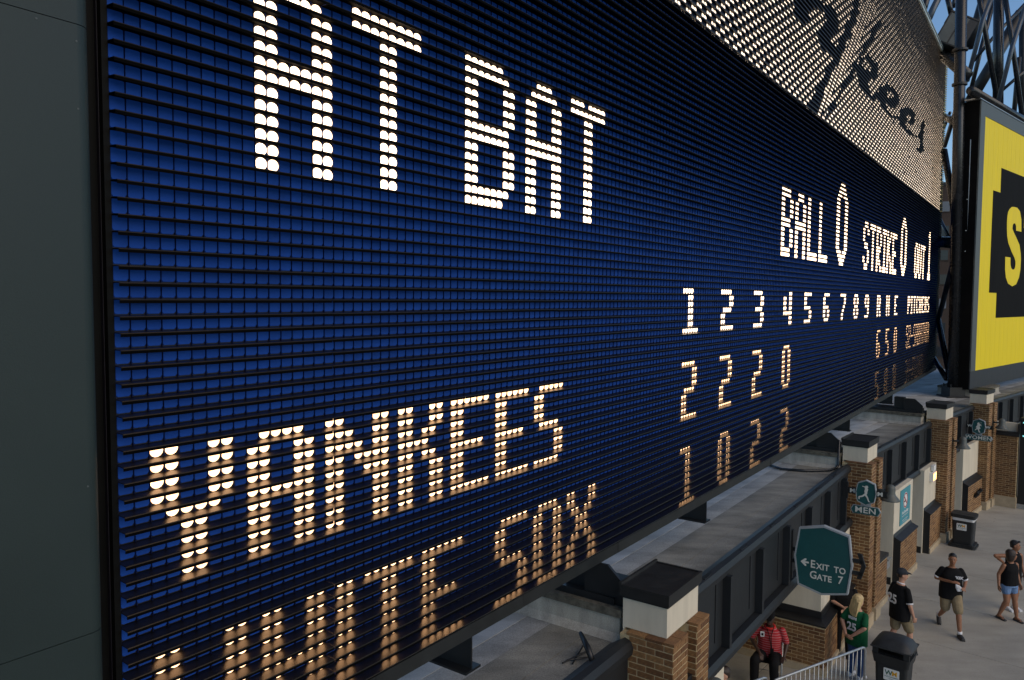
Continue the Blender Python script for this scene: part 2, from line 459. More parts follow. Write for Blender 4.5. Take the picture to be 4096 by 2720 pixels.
# frame: left stile, right toothed edge, bottom rail, top trim
b = MB()
b.box(-0.046, -0.012, -0.035, 0.06, ZB - 0.2, ZT + .1); b.box(-0.20, -0.0465, 0.03, 0.06, ZB - 0.2, ZT + .1)
b.build('left_stile', MT['frame'], board)
b = MB()
nseg = 18
for i in range(nseg):
    x0 = -0.1 + (XL + 0.1) * i / nseg; x1 = -0.1 + (XL + 0.1) * (i + 1) / nseg - 0.004
    b.box(x0, x1, -0.105 + random.uniform(-.002, .002), 0.09, ZB - 0.135, ZB - 0.014)
    b.box(x0, x1, -0.085, 0.09, ZB - 0.0139, ZB - 0.006)
b.build('bottom_rail', MT['beam'], board)
b = MB()
b.box(-0.1, XL + .05, -0.10, 0.10, ZT + 0.004, ZT + 0.10)
b.box(-0.1, XL + .05, -0.13, 0.10, ZT + 0.101, ZT + 0.125)
b.build('top_trim', MT['trim_blue'], board)
b = MB()
for r in range(R0 - 1, R1 + 1):
    z = -(r + .2) * PR
    b.box(XL + .002, XL + .05, -0.10, 0.05, z - .045, z + .004)
b.box(XL + .012, XL + .03, -0.05, 0.5, ZB, ZT)
b.build('right_edge', MT['edge'], board)

# louvers: one strip per lamp row, in sections of sixteen columns
for r in range(R0 - 1, R1 + 1):
    z = -(r + .2) * PR
    b = MB()
    for s in range(NCOL // 16):
        x0, x1 = s * 16 * PC + (0 if s else -0.01), (s + 1) * 16 * PC - 0.0035
        dz = random.gauss(0, .0007); L = 0.096 + random.gauss(0, .0012); dr = 0.004 + random.gauss(0, .0008)
        if r < -41: L, dr = L - .056, -.008
        prof = [(0.003, z + .0015 + dz), (-L, z - dr + .0015 + dz), (-L - .003, z - dr - .004 + dz), (-L - .0012, z - dr - .0205 + dz), (-L + .001, z - dr - .0205 + dz), (-L + .0015, z - dr - .0025 + dz), (0.003, z - .0025 + dz)]
        b.prism(prof, lambda y, q: (x0, y, q), lambda y, q: (x1, y, q))
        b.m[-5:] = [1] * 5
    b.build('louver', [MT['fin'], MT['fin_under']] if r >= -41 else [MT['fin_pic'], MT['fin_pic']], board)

b = MB()
for n in range(NCOL + 1):
    b.box(n * PC - .0013, n * PC + .0013, -0.0115, 0.003, ZB, ZT)
tag(b.build('cell_ribs', MT['rib'], board), kind='stuff')

# ---- dot-matrix lettering
LIT = set()
def put(rows, n0, a):
    for r, line in enumerate(rows):
        for c, ch in enumerate(line):
            if ch == 'X': LIT.add((n0 + c, a + 1 + r))
A14 = ['..XXX..', '.XXXXX.'] + ['XX...XX'] * 4 + ['XXXXXXX'] * 2 + ['XX...XX'] * 6
T14 = ['XXXXXXXX'] * 2 + ['...XX...'] * 12
B14 = ['XXXXXX..', 'XXXXXXX.'] + ['XX....XX'] * 4 + ['XXXXXXX.'] * 2 + ['XX....XX'] * 4 + ['XXXXXXX.', 'XXXXXX..']
put(A14, 10, -23); put(T14, 19, -23); put(B14, 33, -23); put(A14, 43, -23)
put(['XXX.XXXX'] + T14[1:], 52, -23)
F47 = {'B': 'XXX.,X..X,X..X,XXX.,X..X,X..X,XXX.', 'A': '.XX.,X..X,X..X,XXXX,X..X,X..X,X..X', 'L': 'X...,X...,X...,X...,X...,X...,XXXX',
       'S': '.XX.,X..X,X...,.XX.,...X,X..X,.XX.', 'T': 'XXXX,.XX.,.XX.,.XX.,.XX.,.XX.,.XX.', 'R': 'XXX.,X..X,X..X,XXX.,XX..,X.X.,X..X',
       'I': 'XXX,.X.,.X.,.X.,.X.,.X.,XXX', 'K': 'X..X,X.X.,XX..,XX..,X.X.,X..X,X..X', 'E': 'XXXX,X...,X...,XXX.,X...,X...,XXXX',
       'O': '.XX.,X..X,X..X,X..X,X..X,X..X,.XX.', 'U': 'X..X,X..X,X..X,X..X,X..X,X..X,.XX.'}
def dbl(ch):
    out = []
    for ln in F47[ch].split(','):
        w = ''.join(c * 2 for c in ln)
        out += [w, w]
    if ch == 'T': out = T14
    return out
for ch, n in zip('BALL', (134, 144, 154, 164)): put(dbl(ch), n, -23)
for ch, n in zip('STRIKE', (214, 224, 234, 244, 252, 262)): put(dbl(ch), n, -23)
for ch, n in zip('OUT', (312, 322, 332)): put(dbl(ch), n, -23)
ZERO21 = ['....XXXX....', '...XXXXXX...', '..XXXXXXXX..', '.XXXX..XXXX.'] + ['XXX......XXX'] * 13 + ['.XXXX..XXXX.', '..XXXXXXXX..', '...XXXXXX...', '....XXXX....']
ONE21 = ['...XXX..', '..XXXX..', '.XXXXX..'] + ['...XXX..'] * 15 + ['.XXXXXXX'] * 3
put(ZERO21, 181, -30); put(ZERO21, 279, -30); put(ONE21, 349, -30)
F7 = {'1': 'XXXX..,..XX..,..XX..,..XX..,..XX..,..XX..,XXXXXX', '2': 'XXXXX.,....XX,....XX,.XXXX.,XX....,XX....,XXXXXX',
      '3': 'XXXXX.,....XX,....XX,.XXXX.,....XX,....XX,XXXXX.', '4': '....XX,XX..XX,XX..XX,XX..XX,XXXXXX,....XX,....XX',
      '5': 'XXXXXX,XX....,XX....,XXXXX.,....XX,....XX,XXXXX.', '6': '.XXXXX,XX....,XX....,XXXXX.,XX..XX,XX..XX,.XXXX.',
      '7': 'XXXXXX,....XX,....XX,...XX.,..XX..,.XX...,.XX...', '8': '.XXXX.,XX..XX,XX..XX,.XXXX.,XX..XX,XX..XX,.XXXX.',
      '9': '.XXXX.,XX..XX,XX..XX,.XXXXX,....XX,....XX,XXXXX.', 'R': 'XXXXX.,XX..XX,XX..XX,XXXXX.,XX.XX.,XX..XX,XX..XX',
      'H': 'XX..XX,XX..XX,XX..XX,XXXXXX,XX..XX,XX..XX,XX..XX', 'E': 'XXXXXX,XX....,XX....,XXXX..,XX....,XX....,XXXXXX',
      'P': 'XXXXX.,XX..XX,XX..XX,XXXXX.,XX....,XX....,XX....', 'I': 'XXXX,.XX.,.XX.,.XX.,.XX.,.XX.,XXXX', 'T': 'XXXXXX,..XX..,..XX..,..XX..,..XX..,..XX..,..XX..',
      'C': '.XXXX.,XX..XX,XX....,XX....,XX....,XX..XX,.XXXX.', 'S': '.XXXXX,XX....,XX....,.XXXX.,....XX,....XX,XXXXX.'}
for ch, n in zip('123456789RHE', (85, 101, 118, 137, 153, 170, 188, 204, 219, 238, 254, 270)): put(F7[ch].split(','), n, -2)
n = 299
for ch in 'PITCHERS':
    put(F7[ch].split(','), n, -2); n += (6 if ch == 'I' else 8)
F9 = {'0': ['.XXXX.'] + ['XX..XX'] * 7 + ['.XXXX.'], '1': ['XXXX..'] + ['..XX..'] * 7 + ['XXXXXX'],
      '2': ['XXXXX.'] + ['....XX'] * 3 + ['.XXXX.'] + ['XX....'] * 3 + ['XXXXXX'], '5': ['XXXXXX'] + ['XX....'] * 3 + ['XXXXX.'] + ['....XX'] * 3 + ['XXXXX.'],
      '6': ['.XXXXX'] + ['XX....'] * 3 + ['XXXXX.'] + ['XX..XX'] * 3 + ['.XXXX.'], '8': ['.XXXX.'] + ['XX..XX'] * 3 + ['.XXXX.'] + ['XX..XX'] * 3 + ['.XXXX.'],
      'Y': ['XX..XX'] * 4 + ['.XXXX.'] + ['..XX..'] * 4, 'A': ['.XXXX.'] + ['XX..XX'] * 3 + ['XXXXXX'] + ['XX..XX'] * 4,
      'N': ['XX...XX', 'XXX..XX', 'XXXX.XX', 'XX.XXXX', 'XX..XXX'] + ['XX...XX'] * 4, 'K': ['XX..XX', 'XX..XX', 'XX.XX.', 'XXXX..', 'XX.XX.'] + ['XX..XX'] * 4,
      'E': ['XXXXXX'] + ['XX....'] * 3 + ['XXXXX.'] + ['XX....'] * 3 + ['XXXXXX'], 'S': ['.XXXXX'] + ['XX....'] * 3 + ['.XXXX.'] + ['....XX'] * 3 + ['XXXXX.'],
      'W': ['XX...XX'] * 5 + ['XX.X.XX', 'XX.X.XX', 'XXXXXXX', '.XX.XX.'], 'H': ['XX..XX'] * 4 + ['XXXXXX'] + ['XX..XX'] * 4, 'I': ['XX'] * 9,
      'T': ['XXXXXX'] + ['..XX..'] * 8, 'O': ['.XXXX.'] + ['XX..XX'] * 7 + ['.XXXX.'], 'X': ['XX...XX', 'XX...XX', '.XX.XX.', '..XXX..', '..XXX..', '.XX.XX.', 'XX...XX', 'XX...XX', 'XX...XX']}
for ch, n in zip('YANKEES', (2, 9, 16, 24, 31, 38, 45)): put(F9[ch], n, 9)
for ch, n in zip('WHITESOX', (2, 10, 17, 20, 27, 38, 45, 52)): put(F9[ch], n, 22)
for ch, n in zip('2220650', (85, 101, 118, 137, 239, 255, 271)): put(F9[ch], n, 9)
for ch, n in zip('1022580', (85, 101, 118, 137, 239, 255, 271)): put(F9[ch], n, 22)
F5 = {'5': 'XXXXX,X....,XXXX.,....X,....X,X...X,.XXX.', '2': '.XXX.,X...X,....X,..XX.,.X...,X....,XXXXX', '-': '.....,.....,.....,XXXXX,.....,.....,.....',
      'S': '.XXXX,X....,X....,.XXX.,....X,....X,XXXX.', 'A': '.XXX.,X...X,X...X,XXXXX,X...X,X...X,X...X', 'B': 'XXXX.,X...X,X...X,XXXX.,X...X,X...X,XXXX.',
      'T': 'XXXXX,..X..,..X..,..X..,..X..,..X..,..X..', 'H': 'X...X,X...X,X...X,XXXXX,X...X,X...X,X...X', 'I': 'XXX,.X.,.X.,.X.,.X.,.X.,XXX',
      '3': 'XXXX.,....X,....X,.XXX.,....X,....X,XXXX.', '4': 'X..X.,X..X.,X..X.,XXXXX,...X.,...X.,...X.', 'F': 'XXXXX,X....,X....,XXXX.,X....,X....,X....',
      'L': 'X....,X....,X....,X....,X....,X....,XXXXX', 'O': '.XXX.,X...X,X...X,X...X,X...X,X...X,.XXX.', 'Y': 'X...X,X...X,.X.X.,..X..,..X..,..X..,..X..', 'D': 'XXXX.,X...X,X...X,X...X,X...X,X...X,XXXX.'}
for txt, a in (('52-SABATHIA', 9), ('34-FLOYD', 22)):
    n = 298
    for ch in txt:
        ls = F5[ch].split(','); ls = [ls[0], ls[1], ls[1], ls[2], ls[3], ls[4], ls[5], ls[5], ls[6]]
        put(ls, n, a); n += len(ls[0]) + 1

# ---- dithered picture with script lettering on the upper half
PIC = {'n': [(141.6, -61.8), (138.7, -59.7), (139.2, -57.7), (143.6, -57.8), (147.6, -58.2), (150.9, -59.5), (149.9, -60.3), (151.4, -62.3), (157.5, -64.4), (163.1, -65.4), (164.7, -64.0), (162.0, -62.1), (157.6, -59.1), (158.3, -57.4), (163.1, -56.8), (172.1, -58.0), (180.1, -59.2), (189.0, -67.5), (195.7, -73.2), (198.9, -78.3), (199.9, -80.2), (193.1, -78.1), (192.1, -75.7), (188.4, -71.6), (184.1, -67.8), (178.4, -63.3), (174.4, -60.5), (169.7, -60.2), (170.6, -61.5), (177.0, -65.5), (176.2, -68.0), (171.8, -68.2), (168.7, -68.6), (163.8, -67.2), (159.1, -66.4), (157.7, -66.9)],
'k1': [(172.1, -58.0), (180.7, -59.2), (176.5, -57.3), (168.8, -51.2), (163.3, -46.8), (162.1, -44.7), (160.0, -42.4), (158.7, -41.4), (152.9, -40.9), (151.9, -42.3), (155.1, -45.1), (160.3, -48.3), (165.6, -52.2), (166.4, -53.8), (172.2, -57.0)],
'k2': [(227.9, -82.9), (233.0, -82.9), (223.9, -77.8), (215.4, -72.5), (210.1, -68.5), (202.2, -65.3), (196.2, -61.1), (198.8, -61.2), (191.7, -57.0), (183.9, -52.3), (179.7, -49.3), (173.6, -46.0), (170.2, -43.6), (167.4, -41.9), (166.0, -40.9), (166.8, -42.7), (171.5, -46.1), (177.4, -49.9), (184.7, -54.9), (191.4, -59.1), (195.9, -62.9), (203.3, -67.3), (215.0, -74.8), (220.4, -79.3)],
'e1': [(202.2, -65.3), (211.6, -68.2), (219.0, -69.0), (227.0, -69.2), (227.5, -66.2), (223.0, -64.3), (212.7, -61.7), (213.6, -60.6), (215.3, -59.5), (219.2, -58.9), (228.3, -62.1), (231.9, -60.7), (220.9, -57.9), (212.0, -57.0), (204.8, -57.5), (200.6, -58.2), (198.9, -60.9)],
'e2': [(228.1, -63.0), (241.2, -67.0), (254.1, -68.8), (264.5, -68.3), (265.0, -66.0), (258.3, -62.9), (250.7, -61.7), (244.1, -61.6), (239.5, -62.0), (242.6, -59.7), (252.0, -59.6), (263.7, -61.8), (266.0, -60.9), (256.0, -59.3), (242.8, -58.4), (233.9, -58.9), (231.0, -60.5)],
'e3': [(267.4, -64.3), (275.7, -67.1), (291.7, -70.0), (299.5, -69.6), (300.1, -67.0), (293.1, -64.1), (283.5, -63.1), (278.0, -61.7), (284.0, -61.0), (298.7, -62.0), (301.4, -61.4), (282.1, -59.1), (270.7, -59.3), (266.1, -60.5)],
's': [(315.9, -69.6), (324.1, -71.9), (326.0, -70.2), (322.7, -65.9), (323.6, -62.3), (327.1, -60.3), (318.9, -57.8), (307.9, -56.9), (304.9, -58.0), (315.6, -59.3), (314.8, -62.5), (309.3, -62.3), (301.4, -61.4), (314.3, -64.8)]}
HOLES = [[(203.9, -63.5), (209.0, -66.5), (214.8, -67.1), (218.0, -65.8), (215.9, -64.7), (208.0, -63.9)], [(243.4, -65.1), (250.6, -66.7), (254.7, -66.2), (249.2, -64.4), (244.5, -64.0)], [(280.7, -65.2), (289.8, -67.3), (290.3, -65.5), (283.4, -63.8)]]
BAT = [(201.3, -79.9), (218.0, -84.5), (222.9, -83.3), (207.7, -74.7), (202.9, -70.0), (196.8, -65.6), (190.0, -60.6), (181.3, -54.8), (175.1, -50.9), (165.6, -44.2), (161.1, -40.9), (159.2, -41.5), (162.5, -45.2), (168.8, -51.0), (177.5, -57.8), (185.9, -63.5), (194.7, -71.0), (200.5, -76.3)]
def inside(p, poly):
    x, y = p; c = False; j = len(poly) - 1
    for i in range(len(poly)):
        xi, yi = poly[i]; xj, yj = poly[j]
        if (yi > y) != (yj > y) and x < (xj - xi) * (y - yi) / (yj - yi) + xi: c = not c
        j = i
    return c
for r in range(R0, -40):
    for n in range(24, NCOL):
        p = (n + .5, r - .1)
        if inside(p, BAT):
            if (n + r) % 3: LIT.add((n, r))
            continue
        if ((n // 2) + r) % 2: continue
        if any(inside(p, q) for q in PIC.values()) and not any(inside(p, h) for h in HOLES): continue
        if random.random() < .006: continue
        LIT.add((n, r))

# ---- lamp cells
def cell_pos(n, r): return ((n + .5) * PC, -(r - .3) * PR)
ow, oh = PC * .482, PR * .41
OCT = [(-ow, oh), (-ow, -oh * .72), (-ow * .74, -oh * 1.06), (ow * .74, -oh * 1.06), (ow, -oh * .72), (ow, oh), (ow * .7, oh * 1.1), (-ow * .7, oh * 1.1)]
def blue_near():
    b = MB(); k = len(OCT)
    vs = [(x, 0.004, z) for x, z in OCT] + [(x * .96, -0.004, z * .95) for x, z in OCT]
    b.add(vs, [tuple(range(k, 2 * k))] + [(i, (i + 1) % k, k + (i + 1) % k, k + i) for i in range(k)])
    return b
LITR = PC * .452
def dome(b, x, z, near, mi=0, e=.013):
    k = 14 if near else 8
    ring = lambda rr, y: [(x + rr * LITR * math.cos(2 * math.pi * i / k), y, z - .002 + rr * LITR * .98 * math.sin(2 * math.pi * i / k)) for i in range(k)]
    if near:
        vs = ring(1, 0.0) + ring(.92, -.45 * e) + ring(.52, -.86 * e) + [(x, -e, z - .002)]
        fs = [(j * k + i, j * k + (i + 1) % k, (j + 1) * k + (i + 1) % k, (j + 1) * k + i) for j in range(2) for i in range(k)] + [(2 * k + i, 2 * k + (i + 1) % k, 3 * k) for i in range(k)]
    else:
        vs = ring(1, 0.0) + ring(.75, -.7 * e) + [(x, -e, z - .002)]
        fs = [(i, (i + 1) % k, k + (i + 1) % k, k + i) for i in range(k)] + [(k + i, k + (i + 1) % k, 2 * k) for i in range(k)]
    b.add(vs, fs, mi)
cells = []
for n in range(NCOL):
    for r in range(R0, R1 + 1):
        x, z = cell_pos(n, r)
        w = BM @ Vector((x, 0, z))
        q = project(w)
        big = (abs(q[0] - 2048) < 2040 and abs(q[1] - 1360) < 1350) if q else False
        cells.append((0 if big else 1, (w - cam.location).length, n, r, x, z))
cells.sort()
near_me = blue_near().mesh('lamp_cell', MT['lens'])
lb = MB(); dome(lb, 0, 0, True, 0, .007); low_me = lb.mesh('lit_lamp', MT['lit_low'], True)
lb = MB(); dome(lb, 0, 0, True, 0, .024); lit_me = lb.mesh('lit_lamp', MT['lit'], True)  # upper domes bulge further, the bloom of bright lamps put into the shape
blow = MB()
nblue = nlit = 0
bblue, blit, bup, bdk = MB(), MB(), MB(), MB()
k = len(OCT)
for (vis, dist, n, r, x, z) in cells:
    if (n, r) in LIT:
        if nlit < 300 and not vis:
            nlit += 1; link('lit_lamp', lit_me if r < 7 else low_me, board, (x, 0, z))
        else:
            dome(bup if r < -40 else blit if r < 7 else blow, x, z, dist < 14, 0, .024 if -40 < r < -4 else .018 if r < -40 else .015 if r < 7 else .012 if r < 20 else .007)
    else:
        if r < -40:
            bdk.add([(x + a * .9, -0.003, z + c * .9) for a, c in OCT], [tuple(range(k))])
        elif nblue < 300 and not vis:
            nblue += 1; link('lamp_cell', near_me, board, (x, 0, z))
        elif dist < 12 and not vis:
            vs = [(x + a, 0.004, z + c) for a, c in OCT] + [(x + a * .96, -0.004, z + c * .95) for a, c in OCT]
            bblue.add(vs, [tuple(range(k, 2 * k))] + [(i, (i + 1) % k, k + (i + 1) % k, k + i) for i in range(k)])
        else:
            bblue.add([(x + a, -0.003, z + c) for a, c in OCT], [tuple(range(k))])
tag(bblue.build('lamp_cells', MT['lens'], board), kind='stuff')
tag(bdk.build('dark_lamps', MT['lens_dark'], board), kind='stuff')
tag(blow.build('lower_lamps', MT['lit_low'], board, True), kind='stuff')
tag(blit.build('lit_lamps', MT['lit'], board, True), kind='stuff')
tag(bup.build('picture_lamps', MT['lit_pic'], board, True), kind='stuff')

# cladding panel that closes the board on the left, with rounded edge and screws
clad = empty('cladding_column', BM @ Vector((-0.115, 0, -EYE)), math.pi / 2 - TH)
tag(clad, 'smooth grey-green metal cladding column left of the scoreboard', 'column')
def clad_panel(z0, z1, name):
    prof = [(-3.2, -0.30)] + [(-0.175 + 0.075 * math.sin(R(a)), -0.225 - 0.075 * math.cos(R(a))) for a in range(0, 91, 15)] + [(-0.10, 0.5), (-3.2, 0.5)]
    b = MB(); b.prism(prof, lambda x, y: (x, y, z0), lambda x, y: (x, y, z1))
    o = b.build(name, MT['clad'], clad, False)
    me = o.data
    for p in me.polygons:
        if abs(p.normal.z) < .5: p.use_smooth = True
    me.set_sharp_from_angle(angle=R(35))
MB().box(-.0998, -.094, -.215, .03, 0, 17.6).build('return_shade', MT['frame'], clad)  # black plate added over the return face in place of its shade
for (a, c) in ((0.0, 2.6), (2.604, 5.6), (5.604, 8.60), (8.604, 11.6), (11.604, 14.6), (14.604, 17.6)):
    clad_panel(a, c, 'panel')
screw = MB().lathe([(.005, 0), (.005, .002), (.003, .003)], 8).mesh('screw', MT['bbgrey'])
screw.transform(Matrix.Rotation(R(90), 4, 'X'))
for zz in (6.35, 8.2, 8.52, 9.0):
    link('screw', screw, clad, (-0.175, -0.2995, zz))
for xx in (-.35, -.62, -1.1):
    link('screw', screw, clad, (xx, -0.3, 8.575))

# ------------------------------------------------------------------ steel beams under the board
def stub(X, label):
    e = FA.empty('beam_stub', X, 1.02, 3.86)
    b = MB()
    b.box(-.11, .11, 0, 2.4, 0, .022); b.box(-.11, .11, 0, 2.4, .40, .422); b.box(-.009, .009, .02, 2.4, .022, .40)
    b.build('beam', MT['steel_dark'], e)
    tag(e, label, 'steel beam', 'beam ends under the scoreboard')
stub(-2.0, 'black steel beam end under the scoreboard, nearest the bottom of the picture')
stub(3.77, 'black steel beam end under the scoreboard, beside the first brick pier')
stub(13.8, 'black steel beam end under the scoreboard, before the far concrete pedestal')
stub(20.2, 'black steel beam end under the far right end of the scoreboard')

def pedestal(fr, X, Y0, label, w=.85, ln=2.2, post=True):
    e = fr.empty('roof_pedestal', X, Y0, 3.5)
    b = MB()
    b.add([(-.07, -.07, 0), (w + .07, -.07, 0), (w + .07, ln, 0), (-.07, ln, 0), (0, 0, .08), (w, 0, .08), (w, ln, .08), (0, ln, .08), (0, 0, .27), (w, 0, .27), (w, ln, .27), (0, ln, .27)],
          [(0, 1, 5, 4), (1, 2, 6, 5), (3, 0, 4, 7), (4, 5, 9, 8), (5, 6, 10, 9), (7, 4, 8, 11), (8, 9, 10, 11), (2, 3, 7, 6), (6, 7, 11, 10)])
    b.build('plinth', MT['concrete'], e)
    MB().box(-.03, w + .03, -.03, ln, .271, .36).build('coping', MT['grime'], e)
    if post:
        MB().box(.05, w - .06, .10, ln, .361, .44).build('base_plate', MT['steel_dark'], e)
        MB().box(.16, .40, .52, .80, .441, .795).build('post', MT['steel_dark'], e)
        b = MB(); b.prism([(-.02, .361), (.50, .361), (.50, .79), (.20, .79), (-.02, .60)], lambda y, z: (.08, y, z), lambda y, z: (.12, y, z))
        b.build('gusset', MT['steel_dark'], e)
        for i in range(4):
            bb = MB(); bb.lathe([(.014, .44), (.014, .50)], 8, (.20 + .25 * (i // 2), .2 + .12 * (i % 2), 0)); bb.build('bolt', MT['steel_dark'], e)
    tag(e, label, 'pedestal', 'pedestals carrying the scoreboard')
    return e
pedestal(FA, .04, .58, 'weathered concrete roof pedestal behind the nearest brick pier')
pedestal(FA, 10.56, .60, 'weathered concrete roof pedestal behind the pier with the MEN sign', .8, 2.2)
pedestal(FB, 7.65, .60, 'stained concrete roof pedestal behind the pier before the WOMEN sign', .9, 2.0)
pedestal(FD, 3.6, 1.15, 'pale concrete roof pedestal under the yellow billboard', 2.2, 1.6, False)

# ------------------------------------------------------------------ concourse building: roof, fascia, soffit
P5 = FD.p(16, 0)
POLY = [FA.p(-9, 0), FA.p(0, 0), FB.p(0, 0), FC.p(0, 0), FD.p(0, 0), P5]
def ring(Y):
    out = []
    for i, p in enumerate(POLY):
        ns = []
        for a, c in ((i - 1, i), (i, i + 1)):
            if 0 <= a and c < len(POLY):
                t = (POLY[c] - POLY[a]).normalized(); ns.append(Vector((-t.y, t.x, 0)))
        nn = sum(ns, Vector()) / len(ns); nn = nn / nn.length_squared
        out.append(p + nn * Y)
    return out
bld = empty('concourse_building', FA.p(0, .5, 0), 0)
tag(bld, 'low concourse building with flat grey roof, slate fascia and dark openings', 'building')
def wl(o):      # built in world coordinates, kept there under the building
    o.parent = bld; o.location = -bld.location; return o
def strip(y0, y1, z0, z1, name, m):
    a, c = ring(y0), ring(y1)
    b = MB()
    for i in range(len(a) - 1):
        vs = [Vector((p.x, p.y, z)) for z in (z0, z1) for p in (a[i], a[i + 1], c[i + 1], c[i])]
        b.add(vs, [(3, 2, 1, 0), (4, 5, 6, 7), (0, 1, 5, 4), (2, 3, 7, 6), (1, 2, 6, 5), (3, 0, 4, 7)])
    return wl(b.build(name, m))
strip(.45, 9.0, 3.30, 3.476, 'roof_deck', MT['steel_dark'])
for i, (y0, y1, m) in enumerate([(.60, .98, 'roof_dirty'), (.97, 1.44, 'roof_dirty'), (1.42, 1.80, 'roof'), (1.78, 2.15, 'roof_light'), (2.13, 3.1, 'roof'), (3.08, 4.05, 'roof_light'), (4.03, 5.0, 'roof'), (4.98, 5.95, 'roof'), (5.93, 6.9, 'roof_light'), (6.88, 7.9, 'roof'), (7.88, 9.0, 'roof')]):
    strip(y0, y1, 3.478, 3.496 + .004 * (i % 2), 'roof_sheet', MT[m])
strip(8.8, 9.0, 3.5, 4.6, 'rear_parapet', MT['bbgrey'])
strip(.62, 3.2, 2.40, 2.46, 'soffit', MT['fascia'])
strip(3.2, 3.3, 0, 2.46, 'inner_wall', MT['plaster'])

def fascia(fr, x0, x1, offs, slots=True):
    e = bld
    L = x1 - x0
    b = MB()
    prof = [(.44, 2.44), (.40, 2.46), (.40, 3.46), (.345, 3.47), (.335, 3.55), (.37, 3.615), (.44, 3.635), (.64, 3.50), (.64, 2.44)]
    b.prism(prof, lambda y, z: fr.p(x0, y, z), lambda y, z: fr.p(x1, y, z))
    b.prism([(.27, 2.30), (.27, 2.37), (.31, 2.44), (.62, 2.44), (.62, 2.30)], lambda y, z: fr.p(x0, y, z), lambda y, z: fr.p(x1, y, z))
    f = wl(b.build('fascia_beam', MT['fascia']))
    x = x0 + offs
    while x < x1 - .1:
        s = MB().box(-.045, .045, -.115, .01, 2.445, 3.462)
        o = s.build('stiffener', MT['fascia'], f); o.location = fr.p(x, .40, 0); o.rotation_euler = (0, 0, fr.rz)
        # thin raised bead of the panel beside each stiffener
        s = MB().box(-.012, .012, -.012, .004, 2.60, 3.44)
        o = s.build('panel_bead', MT['fascia'], f); o.location = fr.p(x - .32, .40, 0); o.rotation_euler = (0, 0, fr.rz)
        if slots:
            s = MB().box(-.14, .14, .012, .065, 3.60, 3.6325)
            o = s.build('drain_slot', MT['ledge'], f); o.location = fr.p(x - .63, .372, 0); o.rotation_euler = (0, 0, fr.rz)
        x += 1.43
fascia(FA, -9, -.09, .75)
fascia(FA, .80, 10.62, 2.02)
fascia(FB, .80, 7.9, 1.05)
fascia(FC, .80, 4.9, .85)
fascia(FD, .80, 15.5, .85)

# ------------------------------------------------------------------ bricks
BL, BC = .205, .0705
brick_cache = {}
def brick_mesh(axis, ln, h=BC - .011):
    key = (axis, round(ln, 3))
    if key not in brick_cache:
        b = MB(); e = .0035; hx, hz = ln / 2, h / 2
        # proud face with softened arrises, looking toward -Y
        b.add([(-hx, .03, -hz), (hx, .03, -hz), (hx, .03, hz), (-hx, .03, hz), (-hx, -.003, -hz), (hx, -.003, -hz), (hx, -.003, hz), (-hx, -.003, hz), (-hx + e, -.006, -hz + e), (hx - e, -.006, -hz + e), (hx - e, -.006, hz - e), (-hx + e, -.006, hz - e)],
              [(0, 1, 5, 4), (1, 2, 6, 5), (2, 3, 7, 6), (3, 0, 4, 7), (4, 5, 9, 8), (5, 6, 10, 9), (6, 7, 11, 10), (7, 4, 8, 11), (8, 9, 10, 11)])
        if axis == 'y':      # face toward -X
            b.v = [(y, -x, z) for (x, y, z) in b.v]
        brick_cache[key] = b.mesh('brick', MT['brick'])
    return brick_cache[key]
def brick_face(axis, fixed, a0, a1, z0, z1):
    out = []
    rows = int((z1 - z0) / BC + .3)
    for r in range(rows):
        z = z0 + BC * (r + .5)
        a = a0 - (BL / 2 if r % 2 else 0)
        while a < a1 - .02:
            s, t = max(a + .0055, a0), min(a + BL - .0055, a1)
            if t - s > .025:
                ln = round((t - s) / .01) * .01 if t - s < BL - .03 else BL - .011
                mid = (s + t) / 2
                out.append((axis, ln, (mid, fixed, z) if axis == 'x' else (fixed, mid, z)))
            a += BL
    return out
def lay_bricks(e, lst, limit=300):
    Mx = Matrix.Translation(e.location) @ Matrix.Rotation(e.rotation_euler.z, 4, 'Z')
    keyed = []
    for it in lst:
        w = Mx @ Vector(it[2])
        keyed.append(((not in_frame(w, 0)), (w - cam.location).length, it))
    keyed.sort(key=lambda q: (q[0], q[1]))
    rest = MB()
    for i, (_, _, (ax, ln, p)) in enumerate(keyed):
        me = brick_mesh(ax, ln)
        if i < limit and not keyed[i][0]:
            link('brick', me, e, (p[0], p[1], p[2] + random.uniform(-.0012, .0012)))
        else:
            rest.add([(v.co.x + p[0], v.co.y + p[1], v.co.z + p[2]) for v in me.vertices], [tuple(q.vertices) for q in me.polygons])
    if rest.v:
        tag(rest.build('bricks', MT['brick'], e), kind='stuff')

